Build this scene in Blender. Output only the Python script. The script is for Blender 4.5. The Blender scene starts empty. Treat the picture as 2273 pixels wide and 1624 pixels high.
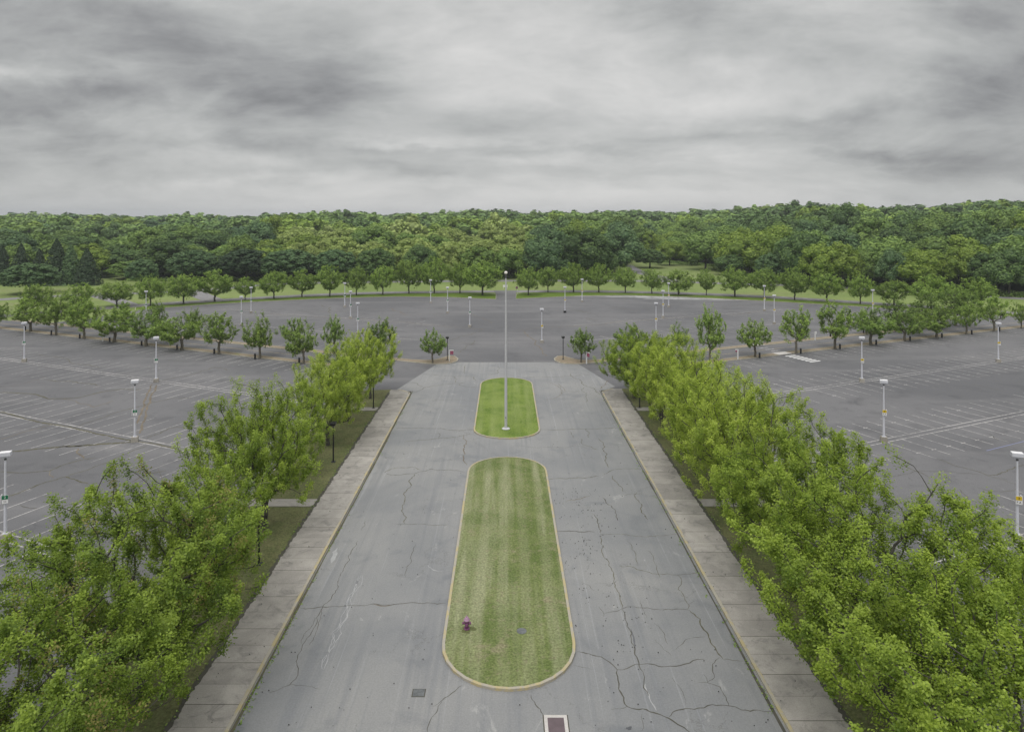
import bpy, math, random
import numpy as np
from mathutils import Vector, Matrix

# ------------------------------------------------------------------ camera
H, F, U0, V0 = 25.0, 1490.0, 1121.0, 483.0      # eye height, focal length (px of a 2273 px wide picture), vanishing point
sc = bpy.context.scene
col = sc.collection
cam_d = bpy.data.cameras.new('camera'); cam = bpy.data.objects.new('camera', cam_d); col.objects.link(cam)
cam.location = (0, 0, H); cam.rotation_euler = (math.radians(90), 0, 0)
cam_d.sensor_width = 36.0; cam_d.lens = F / 2273.0 * 36.0
cam_d.shift_x = (1136.5 - U0) / 2273.0; cam_d.shift_y = (V0 - 812.0) / 2273.0
cam_d.clip_start = 0.5; cam_d.clip_end = 12000
sc.camera = cam
sc.view_settings.view_transform = 'Standard'; sc.view_settings.look = 'None'
sc.view_settings.exposure = 0.12; sc.view_settings.gamma = 1.0
sc.cycles.max_bounces = 6; sc.cycles.diffuse_bounces = 3; sc.cycles.transmission_bounces = 3
sc.cycles.transparent_max_bounces = 4
HAZE = .00019
SUN_EL, SUN_AZ = 58.0, 200.0

# ------------------------------------------------------------------ world: layered overcast sky
def build_world():
    w = bpy.data.worlds.new('World'); sc.world = w; w.use_nodes = True
    nt = w.node_tree; nt.nodes.clear(); N = nt.nodes.new; L = nt.links.new
    def m(op, a, b=None, c=None, clamp=False):
        n = N('ShaderNodeMath'); n.operation = op; n.use_clamp = clamp
        for i, x in enumerate((a, b, c)):
            if x is None: continue
            if isinstance(x, (int, float)): n.inputs[i].default_value = x
            else: L(x, n.inputs[i])
        return n.outputs[0]
    tc = N('ShaderNodeTexCoord'); sp = N('ShaderNodeSeparateXYZ'); L(tc.outputs['Generated'], sp.inputs[0])
    X, Y, Z = sp.outputs
    ay = m('MAXIMUM', m('ABSOLUTE', Y), 0.25)
    a = m('DIVIDE', X, ay); e = m('DIVIDE', Z, ay)
    # perspective cloud deck coordinates
    zz = m('ADD', m('MAXIMUM', Z, 0.0), 0.10)
    cx = m('DIVIDE', X, zz); cy = m('DIVIDE', Y, zz)
    cmb = N('ShaderNodeCombineXYZ'); L(cx, cmb.inputs[0]); L(cy, cmb.inputs[1])
    ev = N('ShaderNodeCombineXYZ'); L(a, ev.inputs[0]); L(m('POWER', m('MAXIMUM', e, 0.0), .8), ev.inputs[1])
    def noise(scale, detail, rough, dist=0.0, off=0.0, vec=None):
        mp = N('ShaderNodeMapping'); mp.inputs['Location'].default_value = (off, off * 1.7, off * .3)
        mp.inputs['Scale'].default_value = scale
        L(vec if vec is not None else cmb.outputs[0], mp.inputs[0])
        n = N('ShaderNodeTexNoise'); n.inputs['Scale'].default_value = 1.0; n.inputs['Detail'].default_value = detail
        n.inputs['Roughness'].default_value = rough; n.inputs['Distortion'].default_value = dist
        L(mp.outputs[0], n.inputs['Vector']); return n.outputs[0]
    def billow(n, k):    # folded noise: rounded cloud bellies with defined lower edges
        return m('MULTIPLY', m('SUBTRACT', m('ABSOLUTE', m('MULTIPLY', m('SUBTRACT', n, .5), 2.0)), .22), k)
    big = noise((.55, .80, 1), 7, .56, .35, 3.1)
    belly = noise((2.6, 7.0, 1), 9, .58, .35, 17.0, ev.outputs[0])
    fine = noise((7, 15, 1), 9, .62, .4, 11.0, ev.outputs[0])
    wa = noise((4.5, 8, 1), 8, .60, .3, 5.0, ev.outputs[0]); we = noise((5.5, 10, 1), 8, .60, .3, 23.0, ev.outputs[0])
    a2 = m('ADD', a, m('MULTIPLY', m('SUBTRACT', wa, .5), .32))
    e2 = m('ADD', e, m('MULTIPLY', m('SUBTRACT', we, .5), .11))
    blobs = [  # u, v, su, sv, gain
        (640, 175, 210, 55, -.17), (430, 110, 180, 55, -.07), (60, 235, 170, 38, -.13), (290, 200, 190, 26, -.08),
        (110, 338, 190, 22, -.11), (610, 328, 160, 18, -.12), (880, 374, 170, 12, -.10), (1150, 268, 210, 30, -.09),
        (1190, 346, 280, 11, -.11), (1560, 85, 150, 50, -.08), (2240, 215, 170, 70, -.17), (2010, 338, 200, 17, -.13),
        (1870, 275, 130, 20, -.10), (230, 30, 330, 60, -.12), (1620, 310, 240, 14, -.06), (1400, 385, 180, 9, -.04),
        (480, 395, 280, 10, -.05), (2150, 40, 190, 50, -.08), (2200, 370, 160, 30, -.08), (900, 30, 150, 40, -.03),
        (1080, 120, 200, 80, .055), (60, 165, 150, 16, .10), (870, 320, 120, 12, .10), (1490, 225, 140, 38, .10),
        (1150, 450, 1500, 30, .11), (2030, 120, 180, 40, .06), (330, 345, 110, 12, .05), (1800, 200, 200, 36, .05),
        (1000, 230, 140, 28, .04), (1500, 352, 170, 9, .05)]
    acc = None
    for (u, v, su, sv, g) in blobs:
        da = m('DIVIDE', m('SUBTRACT', a2, (u - U0) / F), su / F)
        de = m('DIVIDE', m('SUBTRACT', e2, (V0 - v) / F), sv * 1.2 / F)
        q = m('ADD', m('MULTIPLY', da, da), m('MULTIPLY', de, de))
        g_ = m('MULTIPLY', m('EXPONENT', m('MULTIPLY', q, -0.75)), g * 1.12)
        acc = g_ if acc is None else m('ADD', acc, g_)
    lum = m('ADD', .51, acc)
    # fade the texture toward the horizon where the air is thick
    fade = N('ShaderNodeMapRange'); L(e, fade.inputs[0]); fade.inputs[1].default_value = .0; fade.inputs[2].default_value = .09; fade.inputs[3].default_value = .25; fade.inputs[4].default_value = 1
    tex = m('ADD', billow(belly, -.36), m('ADD', m('MULTIPLY', m('SUBTRACT', big, .5), .24), m('MULTIPLY', m('SUBTRACT', fine, .5), .20)))
    lum = m('ADD', lum, m('MULTIPLY', tex, fade.outputs[0]))
    # sides of the deck are thicker than its middle
    side = m('MULTIPLY', m('MULTIPLY', a, a), -.20)
    lum = m('ADD', lum, m('MAXIMUM', side, -.15))
    # the deck brightens overhead
    up = N('ShaderNodeMapRange'); up.interpolation_type = 'SMOOTHSTEP'; L(Z, up.inputs[0])
    up.inputs[1].default_value = .30; up.inputs[2].default_value = .85; up.inputs[3].default_value = 0; up.inputs[4].default_value = .72
    lum = m('ADD', lum, up.outputs[0])
    lum = m('MAXIMUM', lum, .12)
    # tint: dark parts cooler, bright parts warm white
    tr = N('ShaderNodeValToRGB'); L(lum, tr.inputs[0])
    el = tr.color_ramp.elements
    el[0].position = .25; el[0].color = (.985, .995, 1.01, 1); el[1].position = .72; el[1].color = (1.0, .985, .965, 1)
    k = el.new(.45); k.color = (.985, 1.0, .985, 1)
    vm = N('ShaderNodeVectorMath'); vm.operation = 'SCALE'; L(tr.outputs[0], vm.inputs[0]); L(lum, vm.inputs['Scale'])
    sky = N('ShaderNodeTexSky'); sky.sky_type = 'NISHITA'; sky.sun_disc = False
    sky.sun_elevation = math.radians(SUN_EL); sky.sun_rotation = math.radians(SUN_AZ)
    sv = N('ShaderNodeVectorMath'); sv.operation = 'SCALE'; L(sky.outputs[0], sv.inputs[0]); sv.inputs['Scale'].default_value = .06
    mx = N('ShaderNodeMix'); mx.data_type = 'RGBA'; mx.inputs[0].default_value = .95
    L(sv.outputs[0], mx.inputs[6]); L(vm.outputs[0], mx.inputs[7])
    bg = N('ShaderNodeBackground'); L(mx.outputs[2], bg.inputs[0]); bg.inputs[1].default_value = 1.0
    out = N('ShaderNodeOutputWorld'); L(bg.outputs[0], out.inputs[0])
    w.cycles.sampling_method = 'MANUAL'; w.cycles.sample_map_resolution = 512
build_world()

sun_d = bpy.data.lights.new('sun', 'SUN'); sun_d.energy = 1.25; sun_d.angle = math.radians(25); sun_d.color = (1.0, .97, .93)
sun = bpy.data.objects.new('sun', sun_d); col.objects.link(sun); sun.location = (0, -50, 80)
_az = math.radians(SUN_AZ); _el = math.radians(SUN_EL)
_dir = Vector((math.sin(_az) * math.cos(_el), math.cos(_az) * math.cos(_el), math.sin(_el)))
sun.rotation_euler = _dir.to_track_quat('Z', 'Y').to_euler()

# ------------------------------------------------------------------ helpers
def W(u, v, z=0.0):
    d = (H - z) * F / (v - V0); return ((u - U0) * d / F, d)
OX = (0.0, 569.8, 1139.6, 1703.5)
def R1(k, x, y): return (OX[k] + .2507 * x, 407 + .2507 * y)
def R2(k, x, y): return (OX[k] + .2507 * x, 777 + .2507 * y)
def R3(k, x, y): return (OX[k] + .2711 * x, 1184 + .2711 * y)

def tag(o, label=None, cat=None, group=None, kind=None):
    if label: o['label'] = label
    if cat: o['category'] = cat
    if group: o['group'] = group
    if kind: o['kind'] = kind
    return o
def link(name, me, parent=None, loc=None):
    o = bpy.data.objects.new(name, me); col.objects.link(o)
    if parent: o.parent = parent
    if loc: o.location = loc
    return o
def empty(name, loc, rz=0.0):
    o = bpy.data.objects.new(name, None); col.objects.link(o); o.location = loc; o.rotation_euler = (0, 0, rz)
    o.empty_display_size = .3; return o
def np_mesh(name, verts, faces_flat, nper, mats, midx=None, tone=None, smooth=False, tint=None):
    """faces all with nper corners, or nper = array of counts"""
    me = bpy.data.meshes.new(name)
    verts = np.asarray(verts, dtype=np.float32); ff = np.asarray(faces_flat, dtype=np.int32).ravel()
    if np.isscalar(nper): cnt = np.full(len(ff) // nper, nper, dtype=np.int32)
    else: cnt = np.asarray(nper, dtype=np.int32)
    st = np.concatenate(([0], np.cumsum(cnt)[:-1])).astype(np.int32)
    me.vertices.add(len(verts)); me.vertices.foreach_set('co', verts.ravel())
    me.loops.add(len(ff)); me.loops.foreach_set('vertex_index', ff)
    me.polygons.add(len(cnt)); me.polygons.foreach_set('loop_start', st); me.polygons.foreach_set('loop_total', cnt)
    if midx is not None: me.polygons.foreach_set('material_index', np.asarray(midx, dtype=np.int32))
    if smooth: me.polygons.foreach_set('use_smooth', np.ones(len(cnt), dtype=bool))
    for m_ in mats: me.materials.append(m_)
    if tone is not None:
        at = me.attributes.new('tone', 'FLOAT', 'FACE'); at.data.foreach_set('value', np.asarray(tone, dtype=np.float32))
    if tint is not None:
        at = me.attributes.new('tint', 'FLOAT_COLOR', 'FACE'); at.data.foreach_set('color', np.asarray(tint, dtype=np.float32).ravel())
    me.update(calc_edges=True)
    return me

class MB:
    """collects polygons for one mesh object"""
    def __init__(s): s.v = []; s.f = []; s.m = []; s.t = []
    def face(s, pts, mi=0, tone=.5):
        b = len(s.v); s.v += [tuple(p) for p in pts]; s.f.append(tuple(range(b, b + len(pts)))); s.m.append(mi); s.t.append(tone)
    def box(s, c, size, mi=0, rz=0.0, top=(1, 1)):
        cx, cy, cz = c; sx, sy, sz = [q / 2 for q in size]; ca, sa = math.cos(rz), math.sin(rz); b = len(s.v)
        for k, (dz, kx, ky) in enumerate(((-sz, 1, 1), (sz, top[0], top[1]))):
            for (x, y) in ((-1, -1), (1, -1), (1, 1), (-1, 1)):
                X, Y = x * sx * kx, y * sy * ky
                s.v.append((cx + X * ca - Y * sa, cy + X * sa + Y * ca, cz + dz))
        for q in ((3, 2, 1, 0), (4, 5, 6, 7), (0, 1, 5, 4), (1, 2, 6, 5), (2, 3, 7, 6), (3, 0, 4, 7)):
            s.f.append(tuple(b + i for i in q)); s.m.append(mi); s.t.append(.5)
    def lathe(s, prof, c=(0, 0, 0), n=16, mi=0):
        b = len(s.v)
        for (r, z) in prof:
            for i in range(n):
                an = 2 * math.pi * i / n; s.v.append((c[0] + r * math.cos(an), c[1] + r * math.sin(an), c[2] + z))
        for j in range(len(prof) - 1):
            for i in range(n):
                i2 = (i + 1) % n
                s.f.append((b + j * n + i, b + j * n + i2, b + (j + 1) * n + i2, b + (j + 1) * n + i)); s.m.append(mi); s.t.append(.5)
        s.f.append(tuple(b + i for i in reversed(range(n)))); s.m.append(mi); s.t.append(.5)
        s.f.append(tuple(b + (len(prof) - 1) * n + i for i in range(n))); s.m.append(mi); s.t.append(.5)
    def tube(s, p, q, r0, r1, n=8, mi=0):
        p = Vector(p); q = Vector(q); d = (q - p).normalized(); a = d.orthogonal().normalized(); c = d.cross(a); b = len(s.v)
        for (o, r) in ((p, r0), (q, r1)):
            for i in range(n):
                an = 2 * math.pi * i / n; s.v.append(tuple(o + a * math.cos(an) * r + c * math.sin(an) * r))
        for i in range(n):
            i2 = (i + 1) % n; s.f.append((b + i, b + i2, b + n + i2, b + n + i)); s.m.append(mi); s.t.append(.5)
        s.f.append(tuple(b + i for i in reversed(range(n)))); s.m.append(mi); s.t.append(.5)
        s.f.append(tuple(b + n + i for i in range(n))); s.m.append(mi); s.t.append(.5)
    def build(s, name, mats, parent=None, loc=None, smooth=False):
        me = bpy.data.meshes.new(name); me.from_pydata(s.v, [], s.f)
        for m_ in (mats if isinstance(mats, (list, tuple)) else [mats]): me.materials.append(m_)
        me.polygons.foreach_set('material_index', s.m)
        at = me.attributes.new('tone', 'FLOAT', 'FACE'); at.data.foreach_set('value', s.t)
        if smooth: me.polygons.foreach_set('use_smooth', [True] * len(s.f))
        me.update()
        if smooth:
            try: me.set_sharp_from_angle(angle=math.radians(38))
            except Exception: pass
        return link(name, me, parent, loc)

# ------------------------------------------------------------------ materials
class NT:
    def __init__(s, name):
        s.m = bpy.data.materials.new(name); s.m.use_nodes = True; s.nt = s.m.node_tree; s.nt.nodes.clear()
        s.out = s.nt.nodes.new('ShaderNodeOutputMaterial')
    def N(s, t): return s.nt.nodes.new(t)
    def L(s, a, b): s.nt.links.new(a, b)
    def math(s, op, a, b=None, c=None, clamp=False):
        n = s.N('ShaderNodeMath'); n.operation = op; n.use_clamp = clamp
        for i, x in enumerate((a, b, c)):
            if x is None: continue
            if isinstance(x, (int, float)): n.inputs[i].default_value = x
            else: s.L(x, n.inputs[i])
        return n.outputs[0]
    def pos(s):
        return s.N('ShaderNodeNewGeometry').outputs['Position']
    def noise(s, vec, scale, detail=4, rough=.55, dist=0.0, off=0.0):
        mp = s.N('ShaderNodeMapping'); mp.inputs['Scale'].default_value = scale if isinstance(scale, tuple) else (scale,) * 3
        mp.inputs['Location'].default_value = (off, off * .7, off * 1.3); s.L(vec, mp.inputs[0])
        n = s.N('ShaderNodeTexNoise'); n.inputs['Scale'].default_value = 1; n.inputs['Detail'].default_value = detail
        n.inputs['Roughness'].default_value = rough; n.inputs['Distortion'].default_value = dist
        s.L(mp.outputs[0], n.inputs['Vector']); return n.outputs[0]
    def rng(s, x, a, b, c=0.0, d=1.0, smooth=True):
        n = s.N('ShaderNodeMapRange'); n.interpolation_type = 'SMOOTHSTEP' if smooth else 'LINEAR'; s.L(x, n.inputs[0])
        for i, q in enumerate((a, b, c, d)): n.inputs[i + 1].default_value = q
        return n.outputs[0]
    def mix(s, f, a, b, mode='MIX'):
        n = s.N('ShaderNodeMix'); n.data_type = 'RGBA'; n.blend_type = mode
        if isinstance(f, (int, float)): n.inputs[0].default_value = f
        else: s.L(f, n.inputs[0])
        for i, x in ((6, a), (7, b)):
            if isinstance(x, tuple): n.inputs[i].default_value = (x[0], x[1], x[2], 1)
            else: s.L(x, n.inputs[i])
        return n.outputs[2]
    def scale(s, c, f):
        n = s.N('ShaderNodeVectorMath'); n.operation = 'SCALE'
        if isinstance(c, tuple): n.inputs[0].default_value = c
        else: s.L(c, n.inputs[0])
        if isinstance(f, (int, float)): n.inputs['Scale'].default_value = f
        else: s.L(f, n.inputs['Scale'])
        return n.outputs[0]
    def attr(s, name, fac=True):
        n = s.N('ShaderNodeAttribute'); n.attribute_name = name; return n.outputs['Fac' if fac else 'Color']
    def bsdf(s, colr, rough=.8, metal=0.0, bump=None, bstr=.3, bdist=.02, spec=.3):
        b = s.N('ShaderNodeBsdfPrincipled')
        if isinstance(colr, tuple): b.inputs['Base Color'].default_value = (colr[0], colr[1], colr[2], 1)
        else: s.L(colr, b.inputs['Base Color'])
        if isinstance(rough, (int, float)): b.inputs['Roughness'].default_value = rough
        else: s.L(rough, b.inputs['Roughness'])
        b.inputs['Metallic'].default_value = metal; b.inputs['Specular IOR Level'].default_value = spec
        if bump is not None:
            n = s.N('ShaderNodeBump'); n.inputs['Strength'].default_value = bstr; n.inputs['Distance'].default_value = bdist
            s.L(bump, n.inputs['Height']); s.L(n.outputs[0], b.inputs['Normal'])
        s.L(b.outputs[0], s.out.inputs[0]); return s.m

def mat_plain(name, c, rough=.7, metal=0.0, var=.12, scale=3.0, spec=.3):
    t = NT(name); p = t.N('ShaderNodeTexCoord').outputs['Object']
    n = t.noise(p, scale, 4); f = t.rng(n, .25, .75, 1 - var, 1 + var, False)
    return t.bsdf(t.scale(c, f), rough, metal, spec=spec)

def mat_asphalt():
    t = NT('aged_asphalt'); p = t.pos()
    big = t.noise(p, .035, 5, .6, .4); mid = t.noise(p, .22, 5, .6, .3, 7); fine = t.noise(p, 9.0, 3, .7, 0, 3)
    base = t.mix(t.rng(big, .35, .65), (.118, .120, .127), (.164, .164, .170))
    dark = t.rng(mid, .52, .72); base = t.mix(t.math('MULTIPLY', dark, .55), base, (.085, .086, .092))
    # tyre-polished aisles running along the rows
    st = t.noise(p, (.03, .22, .1), 4, .5, .3, 12); base = t.mix(t.rng(st, .5, .72, 0, .45), base, (.212, .210, .212))
    pale = t.noise(p, (.10, .35, .1), 6, .65, .5, 31); base = t.mix(t.rng(pale, .64, .74, 0, .35), base, (.27, .262, .258))
    blot = t.noise(p, .55, 7, .68, .8, 51); base = t.mix(t.rng(blot, .56, .70, 0, .5), base, (.078, .080, .086))
    pat = t.noise(p, (.9, .25, 1), 6, .7, .4, 63); base = t.mix(t.rng(pat, .63, .72, 0, .35), base, (.29, .285, .28))
    f = t.rng(fine, .3, .7, .84, 1.16, False)
    return t.bsdf(t.scale(base, f), .85, bump=fine, bstr=.25, bdist=.01)

def mat_road():
    t = NT('worn_grey_road'); p = t.pos()
    big = t.noise(p, .06, 5, .6, .5); streak = t.noise(p, (1.7, .045, 1), 4, .6, .15, 4); str2 = t.noise(p, (5.0, .05, 1), 3, .6, .1, 9)
    mid = t.noise(p, .35, 6, .62, .5, 15); fine = t.noise(p, 11.0, 3, .7, 0, 2)
    base = t.mix(t.rng(big, .3, .7), (.196, .204, .213), (.276, .277, .273))
    base = t.mix(t.rng(streak, .50, .72, 0, .45), base, (.165, .175, .19))
    base = t.mix(t.rng(str2, .58, .75, 0, .40), base, (.36, .37, .385))
    base = t.mix(t.rng(mid, .52, .72, 0, .65), base, (.145, .155, .168))
    stain = t.noise(p, (.5, .25, 1), 6, .7, .8, 40); base = t.mix(t.rng(stain, .62, .70, 0, .5), base, (.40, .40, .39))
    vor = t.N('ShaderNodeTexVoronoi'); vor.feature = 'DISTANCE_TO_EDGE'; vor.inputs['Scale'].default_value = .22
    wp = t.N('ShaderNodeVectorMath'); wp.operation = 'ADD'; t.L(p, wp.inputs[0])
    nn = t.N('ShaderNodeTexNoise'); nn.inputs['Scale'].default_value = .55; nn.inputs['Detail'].default_value = 6; nn.inputs['Roughness'].default_value = .7; t.L(p, nn.inputs['Vector'])
    t.L(t.scale(nn.outputs['Color'], 3.2), wp.inputs[1]); t.L(wp.outputs[0], vor.inputs['Vector'])
    hair = t.math('LESS_THAN', vor.outputs['Distance'], .0045)
    gate = t.rng(t.noise(p, .12, 3, .5, 0, 77), .50, .58)
    base = t.mix(t.math('MULTIPLY', t.math('MULTIPLY', hair, gate), .55), base, (.10, .10, .095))
    f = t.rng(fine, .3, .7, .88, 1.12, False)
    rg = t.rng(mid, .5, .75, .75, .55)
    return t.bsdf(t.scale(base, f), rg, bump=fine, bstr=.2, bdist=.01, spec=.35)

def mat_concrete(name, c0, c1, attr=False):
    t = NT(name); p = t.pos()
    n = t.noise(p, .6, 6, .65, .5); g = t.noise(p, 14, 3, .7)
    base = t.mix(t.rng(n, .35, .68), c0, c1)
    st = t.noise(p, .9, 6, .7, .9, 19); base = t.mix(t.rng(st, .50, .70, 0, .7), base, (c0[0] * .55, c0[1] * .56, c0[2] * .58))
    f = t.rng(g, .3, .7, .88, 1.12, False)
    if attr: f = t.math('MULTIPLY', f, t.rng(t.attr('tone'), 0, 1, .86, 1.14, False))
    return t.bsdf(t.scale(base, f), .85, bump=g, bstr=.2, bdist=.01)

def mat_kerb():
    t = NT('worn_yellow_kerb'); p = t.pos()
    n = t.noise(p, (1.5, .8, 1), 5, .65, .4); g = t.noise(p, 6, 4, .7, .3, 5)
    base = t.mix(t.rng(n, .44, .60), (.38, .355, .30), (.44, .375, .21))
    base = t.mix(t.rng(g, .54, .66, 0, .75), base, (.30, .285, .25))
    return t.bsdf(base, .85, bump=g, bstr=.3)

def mat_grass(name, c0, c1, dry, stripes=None, dryamt=.3, mottle=.4):
    t = NT(name); p = t.pos()
    n = t.noise(p, .35, 5, .6, .4); g = t.noise(p, 7.0, 4, .75, 0, 3); g2 = t.noise(p, 2.2, 4, .7, 0, 13)
    base = t.mix(t.rng(n, .35, .65), c0, c1)
    if stripes:
        x0, per, sc_, sd = stripes
        sp = t.N('ShaderNodeSeparateXYZ'); t.L(p, sp.inputs[0])
        wob = t.noise(p, (.1, .1, .1), 3, .5, 0, 8); wob2 = t.noise(p, (.9, .05, 1), 3, .6, 0, 41)
        ph = t.math('MULTIPLY', t.math('ADD', sp.outputs[0], t.math('MULTIPLY', wob, .5)), 2 * math.pi / per)
        s_ = t.math('SINE', t.math('ADD', ph, x0))
        k = t.math('ADD', t.rng(s_, -.5, .8, 0, .45), t.rng(wob2, .42, .68, 0, .8), clamp=True)
        k = t.math('MULTIPLY', k, t.rng(t.noise(p, (.3, .12, 1), 4, .6, .3, 88), .3, .6, .35, 1))
        base = t.mix(t.math('MULTIPLY', k, sd), base, sc_)
    base = t.mix(t.rng(g2, .5, .75, 0, dryamt), base, dry)
    d2 = t.noise(p, .5, 5, .7, .6, 27); base = t.mix(t.rng(d2, .56, .72, 0, dryamt * 1.3), base, dry)
    f = t.rng(g, .3, .7, 1 - mottle, 1 + mottle, False)
    return t.bsdf(t.scale(base, f), .9, bump=g, bstr=.7, bdist=.06, spec=.1)

def mat_field():
    t = NT('meadow_ground'); p = t.pos()
    n = t.noise(p, .03, 5, .6, .4); g = t.noise(p, .8, 5, .7); m_ = t.noise(p, (.02, .09, 1), 4, .6, .2, 9)
    base = t.mix(t.rng(n, .35, .65), (.165, .225, .070), (.210, .265, .092))
    base = t.mix(t.rng(m_, .5, .72, 0, .6), base, (.23, .24, .12))
    sp = t.N('ShaderNodeSeparateXYZ'); t.L(p, sp.inputs[0])
    f = t.rng(g, .3, .7, .85, 1.15, False)
    # the woodland floor beyond the lawns is leaf litter and shade plants
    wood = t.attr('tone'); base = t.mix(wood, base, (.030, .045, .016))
    return t.bsdf(t.scale(base, f), .9, spec=.1)

def mat_paint(name='worn_white_paint', c=(.52, .50, .48), wear=.5):
    t = NT(name); p = t.pos()
    n = t.noise(p, 1.8, 5, .7, .3); n2 = t.noise(p, .12, 3, .5, 0, 22)
    k = t.rng(t.math('ADD', n, t.math('MULTIPLY', t.math('SUBTRACT', n2, .5), .5)), wear - .05, wear + .14)
    return t.bsdf(t.mix(t.math('MULTIPLY', k, .85), c, (.20, .195, .195)), .7)

def mat_leaf(name, c_dark, c_light, trans=.28, objvar=.0, use_tint=False, extra=None):
    t = NT(name)
    tone = t.attr('tone')
    if use_tint:
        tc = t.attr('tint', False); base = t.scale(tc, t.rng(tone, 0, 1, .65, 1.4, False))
    else:
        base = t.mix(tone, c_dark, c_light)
    if extra:   # young red-brown leaves near shoot tips
        base = t.mix(t.rng(tone, .95, .98, 0, extra[1]), base, extra[0])
    if objvar:
        oi = t.N('ShaderNodeObjectInfo'); f = t.rng(oi.outputs['Random'], 0, 1, 1 - objvar, 1 + objvar, False); base = t.scale(base, f)
    d = t.N('ShaderNodeBsdfDiffuse'); t.L(base, d.inputs[0])
    tr = t.N('ShaderNodeBsdfTranslucent'); t.L(t.mix(.5, base, t.scale(base, 1.25)), tr.inputs[0])
    ms = t.N('ShaderNodeMixShader'); ms.inputs[0].default_value = trans; t.L(d.outputs[0], ms.inputs[1]); t.L(tr.outputs[0], ms.inputs[2])
    gl = t.N('ShaderNodeBsdfGlossy'); gl.inputs['Roughness'].default_value = .5; gl.inputs[0].default_value = (1, 1, 1, 1)
    m2 = t.N('ShaderNodeMixShader'); m2.inputs[0].default_value = .018; t.L(ms.outputs[0], m2.inputs[1]); t.L(gl.outputs[0], m2.inputs[2])
    t.L(m2.outputs[0], t.out.inputs[0]); return t.m

M = {}
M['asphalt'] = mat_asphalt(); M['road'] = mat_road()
M['slab'] = mat_concrete('pavement_concrete', (.30, .285, .262), (.385, .365, .335), True)
M['joint'] = mat_plain('dirt_joint', (.06, .058, .04), .95, var=.3)
M['conc'] = mat_concrete('rough_concrete', (.30, .28, .24), (.40, .38, .34))
M['pale_conc'] = mat_concrete('pale_concrete', (.50, .48, .46), (.58, .56, .54))
M['kerb'] = mat_kerb()
M['kerb_plain'] = mat_concrete('plain_kerb', (.34, .32, .26), (.42, .40, .33))
M['isl1'] = mat_grass('mown_grass', (.108, .148, .044), (.165, .198, .075), (.245, .226, .14), (1.1, 1.55, (.300, .312, .190), .78), .65, .48)
M['isl2'] = mat_grass('lush_mown_grass', (.110, .175, .030), (.175, .240, .052), (.24, .27, .11), (.4, 1.5, (.27, .32, .12), .5), .40, .42)
M['verge'] = mat_grass('dull_verge_grass', (.120, .140, .058), (.165, .170, .080), (.120, .098, .065), None, .6, .45)  # dull brown-green grass of the verges
M['field'] = mat_field()
M['strip'] = mat_grass('strip_grass', (.105, .170, .025), (.135, .200, .035), (.17, .18, .06), None, .2, .25)
M['mulch'] = mat_grass('dry_mulch', (.30, .245, .185), (.25, .21, .155), (.17, .19, .06), None, .5, .25)
M['outer_road'] = mat_concrete('outer_asphalt', (.20, .195, .20), (.27, .265, .27))
M['paint'] = mat_paint('worn_white_paint', (.50, .485, .475), .47); M['paint_far'] = mat_paint('faded_white_paint', (.40, .385, .37), .45)
M['paint_fresh'] = mat_paint('fresh_white_paint', (.78, .78, .78), .72); M['paint_yellow'] = mat_paint('worn_yellow_paint', (.50, .40, .22), .48)
M['paint_blue'] = mat_paint('faded_blue_paint', (.20, .22, .36), .6)
M['crack'] = mat_plain('crack_dirt', (.085, .082, .066), .95, var=.3, scale=.6)
M['weedcrack'] = mat_plain('weedy_crack', (.105, .100, .066), .95, var=.3, scale=.6)
M['rustcrack'] = mat_plain('dry_weed_crack', (.165, .140, .105), .95, var=.3, scale=.6)
M['tar'] = mat_plain('dark_patch', (.10, .105, .115), .7, var=.25, scale=.4)
M['puddle_sheen'] = mat_plain('pale_puddle_sheen', (.46, .46, .47), .22, var=.25, scale=.4, spec=.8)  # water's bright reflection painted in as a pale base colour
M['white_metal'] = mat_plain('white_painted_steel', (.60, .61, .66), .45, var=.06, spec=.5)
M['white_top'] = mat_plain('white_fibreglass', (.82, .82, .84), .4, var=.04, spec=.5)
M['glass'] = mat_plain('frosted_lens', (.62, .66, .68), .25, var=.03, spec=.5)
M['black'] = mat_plain('black_painted_steel', (.012, .012, .013), .45, var=.1, spec=.5)
M['darkgrey'] = mat_plain('dark_grey_metal', (.06, .06, .065), .5)
M['pole'] = mat_plain('flagpole_paint', (.50, .505, .53), .4, var=.05, spec=.5)
M['gold'] = mat_plain('cream_ball', (.80, .77, .70), .35, var=.05)
M['green_sign'] = mat_plain('green_sign', (.012, .16, .07), .5, var=.05); M['yellow_sign'] = mat_plain('yellow_sign', (.62, .44, .015), .5, var=.05)
M['white_sign'] = mat_plain('white_sign', (.75, .75, .75), .5, var=.04); M['maroon'] = mat_plain('maroon_sign', (.30, .075, .13), .5, var=.08)
M['red_sign'] = mat_plain('red_sign', (.16, .02, .03), .5, var=.05)
M['hydrant'] = mat_plain('purple_hydrant_paint', (.17, .065, .14), .55, var=.25, scale=6)
M['hydrant_l'] = mat_plain('faded_pink_hydrant_paint', (.36, .22, .32), .55, var=.2, scale=6)
M['plate'] = mat_plain('rusty_plate', (.125, .095, .105), .6, var=.2, scale=2.0)
M['grate'] = mat_plain('weathered_iron', (.13, .14, .145), .6, var=.35, scale=6)
M['bark'] = mat_plain('bark', (.165, .150, .120), .95, var=.3, scale=4, spec=.1)
M['bark_dark'] = mat_plain('dark_bark', (.085, .080, .070), .95, var=.3, scale=4, spec=.1)
M['bark_grey'] = mat_plain('grey_bark', (.20, .185, .165), .95, var=.2, scale=4, spec=.1)
M['pod'] = mat_plain('seed_pod', (.02, .018, .014), .9)
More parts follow.
